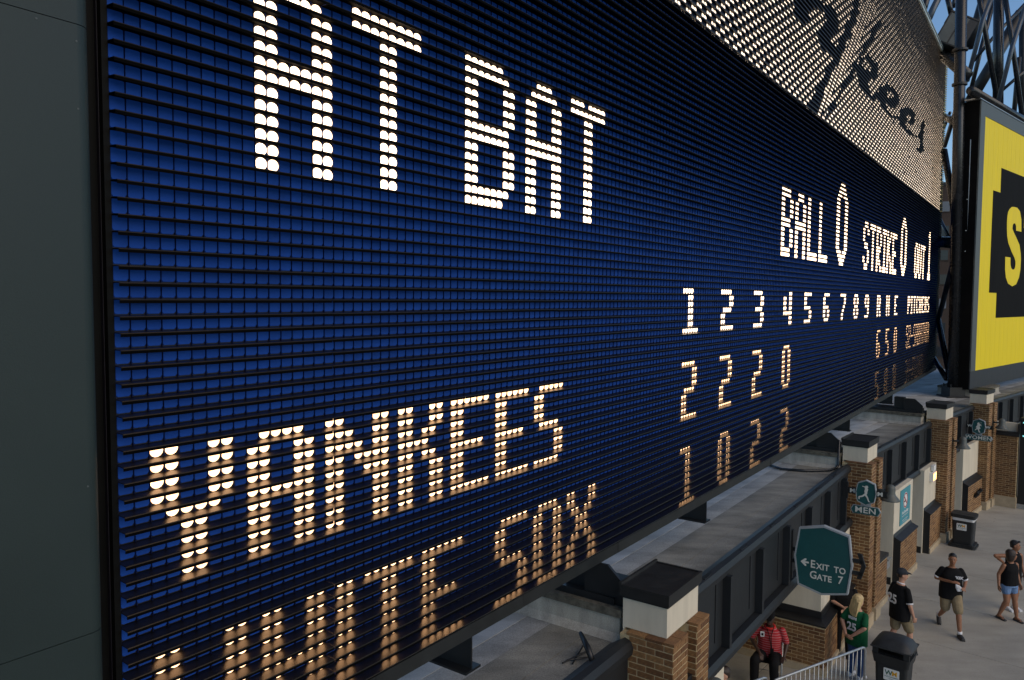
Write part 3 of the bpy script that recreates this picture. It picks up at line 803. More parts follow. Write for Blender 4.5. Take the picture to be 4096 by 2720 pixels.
def pier(fr, label, limit, ang=0):
    e = fr.empty('brick_pier', 0, 0, 0)
    e.rotation_euler.z -= R(ang)
    b = MB()
    b.box(-.10, .28, -.12, .50, .28, 3.67); b.box(.28, .54, .0, .50, .28, 3.44); b.box(.54, .89, -.12, .50, .28, 3.67)
    b.build('mortar_core', MT['mortar'], e)
    # brick tops (rowlock course seen from above)
    for i in range(2): MB().box(-.10 + .19 * i + .004, -.10 + .19 * (i + 1) - .004, -.126, -.002, 3.671, 3.70).build('brick', MT['brick'], e)
    for i in range(2): MB().box(.54 + .175 * i + .004, .54 + .175 * (i + 1) - .004, -.126, -.002, 3.671, 3.70).build('brick', MT['brick'], e)
    MB().box(-.106, -.002, .004, .20, 3.671, 3.70).build('brick', MT['brick'], e); MB().box(-.106, -.002, .208, .42, 3.671, 3.70).build('brick', MT['brick'], e)
    fs = brick_face('y', -.10, -.12, .42, .285, 3.67) + brick_face('x', -.12, -.10, .28, .285, 3.67) + brick_face('x', .0, .285, .535, .285, 3.42) + brick_face('y', .54, -.12, .0, .285, 3.67) + brick_face('x', -.12, .54, .89, .285, 3.67)
    lay_bricks(e, fs, limit)
    b = MB(); b.box(-.15, .31, -.17, .5, 0, .265); b.box(.31, .51, -.06, .5, 0, .265); b.box(.51, .94, -.17, .5, 0, .265)
    b.box(-.14, .30, -.155, .5, .265, .281); b.box(.52, .93, -.155, .5, .265, .281)
    b.build('stone_base', MT['stone'], e)
    MB().box(0, .85, .0, .52, 3.702, 4.03).box(.001, .849, .501, .519, 3.40, 3.7015).build('plaster_block', MT['plaster'], e)
    c = MB().box(-.015, .865, -.015, .535, 4.0305, 4.055).box(-.03, .88, -.03, .55, 4.056, 4.15).box(-.035, .885, -.035, .555, 4.151, 4.165).build('cap', MT['cap'], e)
    b = MB()
    b.box(-.035, .885, -.035, -.005, 4.166, 4.180); b.box(-.035, .885, .525, .555, 4.166, 4.20); b.box(-.035, -.005, -.004, .524, 4.166, 4.178); b.box(.855, .885, -.004, .524, 4.166, 4.178)
    b.build('cap_rim', MT['cap'], c)
    MB().tube([(.41, -.02, .30), (.41, -.02, 3.2)], .018, 8).build('downpipe', MT['ledge'], e)
    tag(e, label, 'pier', 'brick piers along the concourse')
    return e
pier(FA, 'nearest brick pier with cream block and black cap, right below the scoreboard', 300)
pier(FB, 'brick pier behind the MEN sign, cream block and black cap on top', 300, -2)
pier(FC, 'brick pier behind the flat-topped trash bin, under a bell lamp', 0, -1)
pier(FD, 'farthest brick pier, behind the WOMEN sign', 0, -1)

# ------------------------------------------------------------------ walls under the fascia
def wall_block(fr, x0, x1, label, wx0, wx1, limit, wz=1.17, depth=1.25):
    e = fr.empty('alcove_wall', x0, .17, 0)
    MB().box(0, x1 - x0, 0, depth, 0, 2.42).build('plaster_wall', MT['plaster'], e)
    MB().box(-.006, .0, .02, depth - .1, .0, .19).build('rubber_base', MT['ledge'], e)
    a, c = wx0 - x0, wx1 - x0
    MB().box(a + .02, c, -.16, -.002, .16, wz - .03).build('mortar_core', MT['mortar'], e)
    MB().box(a, a + .018, -.172, -.002, 0, wz - .03).build('end_panel', MT['ledge'], e)
    b = MB(); b.prism([(-.19, wz - .03), (-.19, wz), (-.03, wz + .07), (-.002, wz + .14), (-.002, wz - .03)], lambda y, z: (a - .01, y, z), lambda y, z: (c, y, z))
    b.build('ledge', MT['ledge'], e)
    MB().box(a + .02, c, -.20, -.002, 0, .158).build('stone_base', MT['stone'], e)
    lay_bricks(e, brick_face('x', -.16, a + .03, c, .165, wz - .035), limit)
    tag(e, label, 'wall', 'cream walls with brick wainscot')
    return e
w1 = wall_block(FB, 3.1, 4.98, 'cream wall with brick wainscot below the blue no-smoking poster', 3.14, 4.9, 300)
w2 = wall_block(FB, 6.3, 7.82, 'cream wall with brick wainscot below the glowing exit sign', 6.38, 7.80, 200)
w3 = wall_block(FC, 2.92, 4.9, 'cream wall with brick wainscot beside the far pier, standpipe valve on it', 2.97, 4.82, 0)
# brick ledge next to the pier that carries the fountain
e = FB.empty('fountain_ledge', .9, 0, 0)
MB().box(0, 1.0, 0, .5, 0.15, 1.12).build('mortar_core', MT['mortar'], e)
MB().box(-.01, 1.03, -.03, .5, 1.121, 1.20).build('ledge', MT['ledge'], e)
MB().box(0, 1.03, -.04, .5, 0, .149).build('stone_base', MT['stone'], e)
MB().box(0.05, 1.3, .3, .5, 1.2, 2.42).build('plaster_wall', MT['plaster'], e)
lay_bricks(e, brick_face('x', 0, 0, 1.0, .155, 1.115), 80)
tag(e, 'low brick ledge with black top beside the pier with the MEN sign', 'wall')
f = FB.empty('drinking_fountain', 2.12, .05, 0)
MB().box(0, .26, 0, .30, .70, .92).box(-.02, .28, -.04, .30, .921, .95).build('basin', MT['galv'], f)
MB().box(.05, .21, .05, .30, .25, .70).build('pedestal', MT['galv'], f)
MB().tube([(.13, .08, .95), (.13, .07, 1.03), (.13, .02, 1.06)], .012, 8).build('spout', MT['galv'], f)
MB().box(-.08, .5, .302, .6, .0, 2.42).build('backing', MT['plaster'], f)
tag(f, 'small steel drinking fountain between the MEN-sign pier and the alcove', 'fountain')

# standpipe valve on the far wall
v = FC.empty('standpipe_valve', 4.0, -.03, .75)
MB().tube([(-.22, -.02, 0), (.2, -.02, .03)], .035, 8).build('body', MT['ledge'], v)
MB().tube([(-.2, .02, -.1), (-.2, -.09, .05)], .06, 8).build('outlet', MT['ledge'], v)
MB().tube([(.2, .02, -.05), (.2, -.09, .12)], .06, 8).build('outlet', MT['ledge'], v)
tag(v, 'black standpipe valve on the far brick wainscot', 'valve')

# cream block with brick corner where the seated man rests
e = FA.empty('corner_block', 7.8, .16, 0)
MB().box(0, 2.7, 0, 2.9, .14, .95).build('mortar_core', MT['mortar'], e)
MB().box(-.04, 2.7, -.04, 2.9, 0, .139).build('stone_base', MT['stone'], e)
lay_bricks(e, brick_face('y', 0, 0, 2.6, .145, .945) + brick_face('x', 0, 0, 2.6, .145, .945), 300)
b = MB(); b.box(-.015, 2.7, -.015, 2.9, .951, .985)
b.add([(-.015, -.015, .9851), (2.7, -.015, .9851), (2.7, 2.9, .9851), (-.015, 2.9, .9851), (.24, .14, 1.03), (2.7, .14, 1.03), (2.7, 2.9, 1.03), (.24, 2.9, 1.03)], [(0, 1, 5, 4), (3, 0, 4, 7), (4, 5, 6, 7)])
b.box(.225, 2.7, .125, 2.9, 1.0301, 1.16)
b.build('ledge', MT['ledge'], e)
MB().box(.25, 2.7, .15, 2.9, 1.1, 2.42).build('plaster_wall', MT['plaster'], e)
tag(e, 'cream wall corner on a brick base with black ledge, behind the seated man', 'wall')
e = FA.empty('plaster_pillar', .95, .42, 0)
MB().box(0, 2.0, 0, 1.2, .2, 2.42).build('shaft', MT['plaster'], e)
MB().box(-.03, 2.03, -.03, 1.2, 0, .199).build('base', MT['stone'], e)
tag(e, 'cream pillar under the fascia at the bottom edge, beside a man\'s head', 'pillar')

# far concession wall that faces the camera
e = FC.empty('concession_wall', 5.88, -.80, 0)
MB().box(0, .3, 0, 1.6, .38, 2.55).build('mortar_core', MT['mortar'], e)
MB().box(-.05, .3, -.03, 1.6, 0, .379).build('stone_base', MT['stone'], e)
lay_bricks(e, brick_face('y', 0, 0, 1.6, .385, 2.55), 0)
MB().box(-.10, .3, -.06, 1.6, 2.551, 2.62).box(-.06, .3, -.06, 1.6, 2.6205, 2.70).build('ledge', MT['ledge'], e)
MB().box(.1, .3, .0, 1.6, 2.70, 3.0).build('plaster_band', MT['plaster'], e)
MB().box(-.05, .25, -.06, .0, 2.701, 3.0).build('mullion', MT['ledge'], e)
tag(e, 'brick concession wall with black counter ledge at the right edge', 'wall')
e = FC.empty('dark_column', 6.0, -1.42, 0)
MB().box(0, .5, 0, .58, .16, 3.2).build('shaft', MT['ledge'], e)
MB().box(-.04, .54, -.04, .6, 0, .159).build('base', MT['galv'], e)
for i, zz in enumerate((2.55, 3.02)):
    MB().box(-.012, 0, .06, .5, zz, zz + .05).build('neon_strip', MT['neon'], e)
tag(e, 'black column with cyan lit strips beside the far concession wall', 'column')

# ------------------------------------------------------------------ bell lamps on the piers
def bell(fr, label):
    e = fr.empty('bell_lamp', .45, -.38, 2.84)
    s = MB().lathe([(.20, 0), (.205, .012), (.17, .055), (.115, .12), (.098, .16), (.098, .27), (.085, .32), (.05, .35), (0.01, .358)], 20).build('shade', MT['lamp_shade'], e, True)
    MB().lathe([(.195, .002), (.10, .10), (.02, .14)], 20).build('reflector', MT['white'], s, True)
    MB().lathe([(.01, -.02), (.05, -.005), (.065, .03), (.05, .08)], 12).build('bulb', MT['bulb'], e, True)
    MB().tube([(0, .05, .21), (0, .27, .19)], .03, 8).tube([(0, .25, .19), (0, .40, .16)], .022, 8).build('arm', MT['lamp_shade'], e, True)
    MB().box(-.07, .07, .30, .37, .07, .29).build('wall_plate', MT['ledge'], e)
    tag(e, label, 'lamp', 'bell lamps on the brick piers')
bell(FA, 'grey bell lamp on the nearest brick pier, only its top in view')
bell(FB, 'grey bell lamp right of the MEN sign')
bell(FC, 'grey bell lamp in front of the word WOMEN')
bell(FD, 'grey bell lamp right of the WOMEN sign')

# ------------------------------------------------------------------ hanging signs (faces look toward -X of the facade)
def plate(pts, x0, x1):
    b = MB(); b.prism(pts, lambda y, z: (x0, y, z), lambda y, z: (x1, y, z)); return b
def shrink(pts, k):
    cy = sum(p[0] for p in pts) / len(pts); cz = sum(p[1] for p in pts) / len(pts)
    return [(cy + (y - cy) * k, cz + (z - cz) * k) for y, z in pts]
def framed(e, pts, k=.93):
    inner = shrink(pts, k)
    plate(pts, -.035, .035).build('sign_body', MT['sign_rim'], e)
    n = len(pts)
    b = MB()
    for (xa, xb, p0, p1) in ((-.052, -.036, pts, inner),):
        vs = [(xb, *p) for p in p0] + [(xa, *p) for p in shrink(p0, .995)] + [(xa, *p) for p in p1] + [(xb, *p) for p in p1]
        fs = []
        for r in range(3):
            fs += [(r * n + i, r * n + (i + 1) % n, (r + 1) * n + (i + 1) % n, (r + 1) * n + i) for i in range(n)]
        b.add(vs, fs)
    b.build('rim', MT['sign_rim'], e)
    plate(inner, -.0405, -.036).build('face', MT['sign_green'], e)

e = FA.empty('gate_sign', 6.0, -.178, 2.888)
OCTA = [(.40, .50), (-.005, .60), (-.41, .50), (-.47, 0), (-.41, -.50), (.005, -.60), (.40, -.50), (.47, 0)]
framed(e, OCTA, .945)
T = lambda x, y, z: Matrix.Translation((x, y, z))
def sign_text(s, size, y, z, parent, x=-.0445, bold=.003, sx=.90, align='LEFT', m='letter', space=1.04):
    return text_mesh(s, size, MT[m], bold, .0015, sx, align, 'lettering', parent, T(x, y, z) @ FACE_NX, space)
sign_text('E', .185, .200, -.100, e); sign_text('XIT', .145, .102, -.118, e)
sign_text('TO', .145, -.180, -.118, e)
sign_text('G', .185, .208, -.285, e); sign_text('ATE', .145, .085, -.303, e); sign_text('7', .185, -.245, -.282, e)
b = MB(); arrow = [(.36, -.085), (.29, -.020), (.265, -.020), (.265, -.045), (.292, -.070), (.225, -.070), (.225, -.100), (.292, -.100), (.265, -.125), (.265, -.150), (.29, -.150)]
plate(arrow, -.046, -.0425).build('arrow', MT['letter'], e)
b = MB()
for zz in (.09, -.11): b.box(-.02, .02, -.62, .58, zz - .03, zz + .03)
b.build('arm', MT['ledge'], e)
plate([(-.53, .22), (-.60, .22), (-.665, .02), (-.60, -.20), (-.53, -.20), (-.60, .02)], -.02, .02).build('bracket_wing', MT['ledge'], e)
MB().box(-.04, .04, .50, .575, -.42, .42).build('wall_plate', MT['ledge'], e)
tag(e, 'large teal eight-sided sign reading exit to gate 7', 'sign')

def restroom_sign(fr, X, Y, z, word, letter, fig, label, wsx, hw=.30):
    e = fr.empty('restroom_sign', X, Y, z)
    o8 = [(.165, .20), (0, .275), (-.175, .205), (-.205, 0), (-.17, -.19), (0, -.275), (.17, -.20), (.205, 0)]
    framed(e, o8, .93)
    plate(fig, -.047, -.043).build('figure', MT['letter'], e)
    pl = [(hw, -.385), (hw - .05, -.295), (-hw + .05, -.295), (-hw, -.385), (-hw + .05, -.475), (hw - .05, -.475)]
    plate(pl, -.02, .02).build('name_plate', MT['sign_rim'], e)
    plate(shrink(pl, .93), -.026, -.021).build('name_face', MT['sign_green'], e)
    text_mesh(word, .175, MT['letter'], .0025, .0015, wsx, 'CENTER', 'lettering', e, T(-.03, 0, -.385) @ FACE_NX, 1.05)
    plate([(.10, -.20), (.10, -.30), (-.10, -.30), (-.10, -.20)], -.012, .012).build('link_plate', MT['sign_rim'], e)
    b = MB()
    for zz in (.06, -.05): b.box(-.014, .014, -.42, .42, zz - .012, zz + .012)
    b.box(-.006, .006, -.40, .40, -.038, .048)
    b.build('arm', MT['ledge'], e)
    for yy in (.27, -.27):
        text_mesh(letter, .12, MT['letter'], .005, .0015, 1.15, 'CENTER', 'lettering', e, T(-.012, yy, 0.003) @ FACE_NX)
    MB().box(-.03, .03, .36, .47, -.18, .18).build('wall_plate', MT['ledge'], e)
    tag(e, label, 'sign', 'restroom signs')
fig_m = [(.075, .145), (.02, .135), (.008, .155), (-.03, .158), (-.045, .13), (-.03, .105), (-.045, .075), (-.03, .03), (-.028, -.01), (-.015, -.035), (-.05, -.10), (-.068, -.165), (-.095, -.185), (-.055, -.187), (-.045, -.16), (-.015, -.095), (.015, -.06), (.06, -.095), (.115, -.11), (.12, -.155), (.14, -.15), (.145, -.105), (.13, -.085), (.07, -.065), (.02, -.01), (.03, .03), (.02, .085), (.025, .118), (.075, .128)]
fig_w = [(-.075, .17), (-.06, .17), (-.062, .10), (-.085, .03), (-.04, .045), (-.03, .0), (-.06, -.05), (-.015, -.09), (-.03, -.15), (-.06, -.19), (-.015, -.19), (.02, -.09), (.06, -.10), (.10, -.14), (.11, -.12), (.075, -.07), (.045, -.04), (.09, -.03), (.035, .06), (.045, .11), (.02, .15), (-.02, .145), (-.025, .10), (-.055, .08)]
restroom_sign(FA, 9.95, -.10, 3.21, 'MEN', 'M', fig_m, 'teal MEN sign with white batter silhouette on the second brick pier', 1.15)
restroom_sign(FC, 4.15, .02, 3.01, 'WOMEN', 'W', fig_w, 'teal WOMEN sign with white figure hanging before the far pier', 1.12, .42)

# no-smoking poster, exit sign
e = FB.empty('no_smoking_poster', 3.67, .166, 1.40)
MB().box(0, 1.0, -.012, 0, 0, .93).build('sheet', MT['teal_poster'], e)
def disc(x, z, r, y0, y1, m, name, n=32, hole=0, par=None):
    b = MB()
    if hole:
        vs = [(x + q * math.cos(2 * math.pi * i / n), y, z + q * math.sin(2 * math.pi * i / n)) for (q, y) in ((r, y0), (r, y1), (hole, y1), (hole, y0)) for i in range(n)]
        b.add(vs, [(k * n + i, k * n + (i + 1) % n, (k + 1) * n + (i + 1) % n, (k + 1) * n + i) for k in range(3) for i in range(n)])
    else:
        b.prism([(x + r * math.cos(2 * math.pi * i / n), z + r * math.sin(2 * math.pi * i / n)) for i in range(n)], lambda a, c: (a, y0, c), lambda a, c: (a, y1, c))
    return b.build(name, MT[m], par)
disc(.50, .60, .215, -.0125, -.0145, 'white', 'disc', par=e)
disc(.50, .60, .20, -.0146, -.017, 'red', 'ring', hole=.165, par=e)
MB().box(-.16, .16, -.0185, -.015, -.02, .02, 0, T(.5, 0, .6) @ Matrix.Rotation(R(40), 4, 'Y')).build('slash', MT['red'], e)
MB().box(.36, .58, -.0149, -.0147, .56, .60).build('cigarette', MT['ledge'], e)
text_mesh('No Smoking', .12, MT['white'], .002, .001, 1.05, 'CENTER', 'lettering', e, T(.5, -.0135, .30) @ FACE_NY)
for zz, s in ((.21, .05), (.10, .045), (.05, .035)):
    text_mesh('thank you for not smoking here', s, MT['white'], .0, .001, .95, 'CENTER', 'lettering', e, T(.5, -.0135, zz) @ FACE_NY)
tag(e, 'blue no-smoking poster on the cream wall beside the bell lamp', 'poster')
e = FB.empty('exit_sign', 6.95, .13, 1.99)
MB().box(0, .42, -.06, .04, 0, .26).build('housing', MT['white'], e)
MB().box(.02, .40, -.064, -.0605, .02, .24).build('lit_face', MT['exit_on'], e)
text_mesh('EXIT', .19, MT['exit_hot'], .004, .001, .82, 'CENTER', 'lettering', e, T(.21, -.066, .13) @ FACE_NY)
MB().box(.08, .36, -.05, .02, .30, .46).build('emergency_light', MT['white'], e)
MB().tube([(.2, -.02, .26), (.2, -.02, .30)], .015, 6).build('stem', MT['white'], e)
tag(e, 'small glowing orange exit sign above the second alcove wall', 'exit sign')

# ------------------------------------------------------------------ trash bins
def sticker(e, x, y, z, w, h):
    s = MB().rbox(-w / 2, w / 2, -h / 2, h / 2, 0, .003, .02, 4)
    o = s.build('sticker', MT['white'], e); o.data.transform(T(x, y, z) @ FACE_NX)
    col = {'W': MT['bin_green'], 'M': MT['bin_gold']}
    for ch_, yy, kk in (('W', .115, 'W'), ('M', -.125, 'M')):
        text_mesh(ch_, h * .56, col[kk], h * .012, .0006, 1.02, 'CENTER', 'mark', e, T(x - .0045, y + yy * w * 1.55, z + .13 * h) @ FACE_NX)
    for zz, s_, t in ((-.18, .034, 'WASTE MANAGEMENT'), (-.34, .024, 'Think Green')):
        text_mesh(t, h * s_ * 4, MT['bin_green'], 0, .0006, .8, 'CENTER', 'lettering', e, T(x - .0045, y, z + zz * h) @ FACE_NX)
MT['bin_green'] = mat('logo_green', (0.0, 0.10, 0.06), .6, 0, 0)
MT['bin_gold'] = mat('logo_gold', (.75, .38, .02), .6, 0, 0)
e = FB.empty('trash_bin', -2.78, -1.33, 0)
e.scale = (.90, .88, .92)
MB().rbox(-.27, .27, -.31, .31, 0, .74, .06, 4, 0, .90).build('body', MT['plastic'], e, False)
b = MB()
b.rbox(-.33, .33, -.37, .37, .741, .93, .07, 4, 0, .90)
# hood: posts and domed lid with open mouth toward -X
b.box(-.31, -.26, -.35, -.24, .93, 1.08); b.box(-.31, -.26, .24, .35, .93, 1.08); b.box(.05, .31, -.35, .35, .93, 1.08)
b.build('hood', MT['plastic'], e)
MB().box(-.25, .05, -.24, .24, .93, .94).build('mouth', MT['ledge'], e)
lid = MB()
nx, ny = 8, 8
vs = []
for i in range(nx + 1):
    for j in range(ny + 1):
        u, w_ = -1 + 2 * i / nx, -1 + 2 * j / ny
        su = 1 - .08 * (abs(w_) ** 6); sw = 1 - .08 * (abs(u) ** 6)
        vs.append((.345 * u * su, .385 * w_ * sw, 1.08 + .17 * max(0, 1 - abs(u) ** 2.6) ** .6 * max(0, 1 - abs(w_) ** 3.5) ** .55 + .02 * (1 - max(abs(u), abs(w_)))))
top = [(i * (ny + 1) + j, (i + 1) * (ny + 1) + j, (i + 1) * (ny + 1) + j + 1, i * (ny + 1) + j + 1) for i in range(nx) for j in range(ny)]
lid.add(vs, top)
lid.box(-.345, .345, -.385, .385, 1.055, 1.0795)
lid.build('lid', MT['plastic_top'], e, True).data.set_sharp_from_angle(angle=R(40))
sticker(e, -.276, -.02, .55, .30, .24)
tag(e, 'large dark trash bin with domed lid next to the steel barricade', 'trash bin')
e = FB.empty('trash_bin', 7.92, -.60, 0)
MB().rbox(-.33, .33, -.36, .36, 0, .06, .09, 4, 0, 1.0).rbox(-.30, .30, -.33, .33, .0605, .11, .09, 4).build('base', MT['plastic'], e)
MB().rbox(-.25, .25, -.29, .29, .111, .88, .07, 4, 0, .90).build('body', MT['plastic'], e)
MB().rbox(-.265, .265, -.30, .30, .80, .885, .07, 4, 0, .97).build('liner', MT['bag'], e)
b = MB(); b.rbox(-.29, .29, -.33, .33, .886, .97, .09, 4, 0, .98)
b.rbox(-.27, .27, -.31, .31, .9705, .985, .08, 4); b.build('lid', MT['plastic'], e)
MB().box(-.10, .10, -.19, .19, .9852, .990).build('slot', MT['ledge'], e)
sticker(e, -.256, .02, .62, .26, .20)
tag(e, 'dark trash bin with flat slotted lid and white liner by the brick pier', 'trash bin')

# ------------------------------------------------------------------ crowd barricade
def barricade(p0, p1, label, name='steel_barricade'):
    p0, p1 = Vector(p0), Vector(p1); L = (p1 - p0).length
    e = empty(name, p0, math.atan2((p1 - p0).y, (p1 - p0).x))
    MB().tube([(0, 0, .02), (0, 0, 1.02), (.03, 0, 1.08), (.09, 0, 1.10), (L - .09, 0, 1.10), (L - .03, 0, 1.08), (L, 0, 1.02), (L, 0, .02)], .021, 10).build('frame', MT['galv'], e, True)
    MB().tube([(0, 0, .20), (L, 0, .20)], .017, 8).build('bottom_rail', MT['galv'], e, True)
    nb = int(L / .115)
    for i in range(1, nb): MB().tube([(L * i / nb, 0, .20), (L * i / nb, 0, 1.09)], .0085, 6).build('bar', MT['galv'], e, True)
    for xx in (.12, L - .12):
        MB().tube([(xx, -.30, 0.015), (xx, -.25, .04), (xx, .25, .04), (xx, .30, .015)], .02, 8).build('foot', MT['galv'], e, True)
    tag(e, label, 'barricade', 'crowd barricades')
pa = at_height(3462, 2586, 1.10); pb = at_height(3112, 2716, 1.10)
dd = (pb - pa).normalized()
barricade((pa.x, pa.y, 0), (pa.x + dd.x * 2.45, pa.y + dd.y * 2.45, 0), 'galvanised crowd barricade beside the domed trash bin')
pc = at_height(3100, 2708, 1.10)
barricade((pc.x - .12, pc.y + .02, 0), (pc.x - .12 + dd.x * 2.3, pc.y + dd.y * 2.3 - .02, 0), 'second crowd barricade, only its corner showing at the bottom edge')

# conduit pipes by the second pier on the roof
e = FA.empty('roof_conduit', 10.55, .60, 3.5)
MB().tube([(0, 0, .66), (0, 0, .12), (-.04, .02, .05), (-.14, .05, .035), (-.35, .1, .035), (-.75, .5, .035), (-.9, 1.0, .035), (-.6, 1.4, .035)], .028, 8).build('pipe', MT['pipe'], e, True)
tag(e, 'grey conduit looping round the roof pedestal behind the MEN-sign pier', 'pipe')
q0 = at_height(2372, 2632, 3.60)
e = empty('scrap_pipe', q0)
MB().tube([Vector((0, 0, -.05)), at_height(2350, 2590, 3.66) - q0, at_height(2322, 2532, 3.70) - q0], [.03, .035, .022], 8).build('pipe', MT['steel_dark'], e, True)
for (pa_, pb_) in (((2250, 2652), (2352, 2602)), ((2268, 2640), (2362, 2628)), ((2290, 2655), (2340, 2570))):
    MB().tube([at_height(*pa_, 3.515) - q0, at_height(*pb_, 3.53) - q0], .009, 6).build('rod', MT['steel_dark'], e)
tag(e, 'loose black pipe leaning on the roof behind the nearest pier', 'pipe')

# ------------------------------------------------------------------ yellow billboard
BO = Vector((17.80, 29.08, 0))
ba = R(47.7)
bb = empty('billboard', BO, math.pi / 2 - ba)
tag(bb, 'tall yellow billboard with stepped black block and yellow letter S', 'billboard')
W = 13.0
MB().box(0, W, 0.02, .55, 3.84, 14.95).build('cabinet', MT['cabinet'], bb)
MB().box(0, W, -.02, .019, 3.84, 4.55).build('skirt', MT['bbdark'], bb)
b = MB(); b.box(.0, .55, -.03, .019, 4.553, 14.93); b.box(.553, W, -.03, .019, 14.42, 14.93); b.build('frame', MT['bbgrey'], bb)
x = .555
i = 0
while x < W - .3:
    MB().box(x, x + .2985, -.012 + .0012 * (i % 2), .018, 4.553, 14.418).build('yellow_panel', MT['yellow'], bb)
    x += .30; i += 1
BLK = [(2.87, 12.72), (2.88, 11.72), (1.92, 11.72), (1.92, 7.63), (2.93, 7.63), (2.93, 6.6), (10.2, 6.6), (10.2, 7.63), (11.2, 7.63), (11.2, 11.72), (10.2, 11.72), (10.2, 12.72)]
def bprism(pts, y0, y1, m, name):
    b = MB(); b.prism(pts, lambda a, c: (a, y0, c), lambda a, c: (a, y1, c)); return b.build(name, MT[m], bb)
bprism(BLK, -.020, -.0125, 'bbblack', 'black_block')
SS = [(6.05, 10.33), (5.97, 10.86), (5.7, 11.19), (5.3, 11.31), (4.89, 11.31), (4.5, 11.28), (4.2, 11.17), (4.0, 11.03), (3.93, 10.87), (3.90, 10.6), (3.93, 10.33), (4.01, 10.02), (4.21, 9.75), (4.74, 9.4), (5.2, 9.16), (5.36, 9.02), (5.39, 8.9), (5.36, 8.77), (5.26, 8.68), (5.02, 8.64), (4.76, 8.71), (4.64, 8.87), (4.60, 9.15), (3.87, 9.15), (3.91, 8.62), (4.08, 8.28), (4.42, 8.04), (5.04, 7.93), (5.61, 8.03), (5.99, 8.33), (6.15, 8.68), (6.17, 9.1), (6.08, 9.41), (5.85, 9.75), (5.34, 10.03), (4.9, 10.25), (4.70, 10.38), (4.72, 10.5), (4.82, 10.6), (5.07, 10.63), (5.23, 10.52), (5.26, 10.33)]
bprism(SS, -.028, -.0205, 'yellow', 'letter_s')
bprism([(6.42, 11.24), (6.42, 10.52), (7.1, 10.52), (7.1, 8.0), (7.85, 8.0), (7.85, 10.52), (8.5, 10.52), (8.5, 11.24)], -.028, -.0205, 'yellow', 'letter_t')
MB().tube([(-1.0, .05, 15.12), (W, .05, 15.12)], .17, 14).build('top_tube', MT['pipe'], bb, True)
MB().box(-.2, W, -.05, .5, 14.951, 15.0).build('walkway', MT['galv'], bb)

# ------------------------------------------------------------------ steel tower and pipe truss at the right
def pipe_thing(name, pts, rad, label, m='pipe', n=12, group='truss tubes at the upper right'):
    e = empty(name, pts[0])
    q = [Vector(p) - Vector(pts[0]) for p in pts]
    MB().tube(q, rad, n).build('tube', MT[m], e, True)
    tag(e, label, 'steel tube', group)
tw = empty('steel_tower', (17.46, 29.55, 3.5))
tag(tw, 'tall round steel column standing on the roof left of the yellow billboard', 'steel column')
topx = at_depth(3853, 0, 29.4)
dx = (topx.x - 17.46) / (topx.z - 3.5)
def colp(z): return (dx * (z - 3.5), -.02 * (z - 3.5) / 10, z - 3.5)
MB().tube([colp(3.62), colp(24)], .20, 18).build('column', MT['pipe'], tw, True)
MB().box(-.42, .42, -.42, .42, 0, .06).box(-.30, .30, -.30, .30, .061, .40).build('base_plate', MT['steel_dark'], tw)
for (sx, sy) in ((1, 1), (1, -1), (-1, 1), (-1, -1)):
    MB().lathe([(.025, .06), (.025, .52)], 8, (sx * .24, sy * .24, 0)).build('bolt', MT['steel_dark'], tw)
for zz in (15.6, 16.9):
    MB().lathe([(.27, 0), (.27, .08)], 18, colp(zz)).build('collar', MT['steel_dark'], tw)
for zz in (9.2, 10.0, 11.2): MB().box(.1, .42, -.24, -.20, zz - 3.5, zz - 3.47).build('cable_clip', MT['galv'], tw)
MB().tube([(dx * 6 + .3, -.25, 2.5), (dx * 8 + .3, -.25, 10)], .02, 6).build('conduit', MT['galv'], tw)

def seg(px, depth, rad, label, m='pipe'):
    pts = [at_depth(x, y, d) for (x, y), d in zip(px, depth if isinstance(depth, (list, tuple)) else [depth] * len(px))]
    pipe_thing('truss_tube', pts, rad, label, m)
seg([(3745, 195), (3868, 300)], [31.6, 29.6], .22, 'thick tube joining the scoreboard top to the steel column')
seg([(3740, 966), (3858, 974)], [32.6, 29.6], .24, 'thick horizontal tube joining mid scoreboard to the steel column')
seg([(3772, 466), (3836, 492)], [33.0, 30.2], .15, 'dark tube behind the scoreboard edge above the sky gap')
seg([(3852, 345), (3778, 587)], [30.0, 32.0], .085, 'upper diagonal brace between steel column and scoreboard', 'pipe_skylit')
seg([(3776, 600), (3818, 850)], [32.0, 31.0], .13, 'dark diagonal brace crossing the gap of sky')
seg([(3829, 985), (3757, 1265)], [30.0, 32.2], .10, 'blue-lit diagonal brace low beside the scoreboard edge', 'pipe_skylit')
seg([(3752, 1275), (3812, 1572)], [32.2, 29.8], .115, 'lower diagonal brace running down to the column foot')
seg([(3736, 1432), (3785, 1515)], [32.0, 30.2], .10, 'short dark brace at the bottom corner of the scoreboard')
seg([(3757, 870), (3800, 960)], [34, 33], .07, 'short brace below the distant building windows')
seg([(3776, 512), (3800, 450)], [34, 33], .06, 'thin short brace high behind the scoreboard edge')
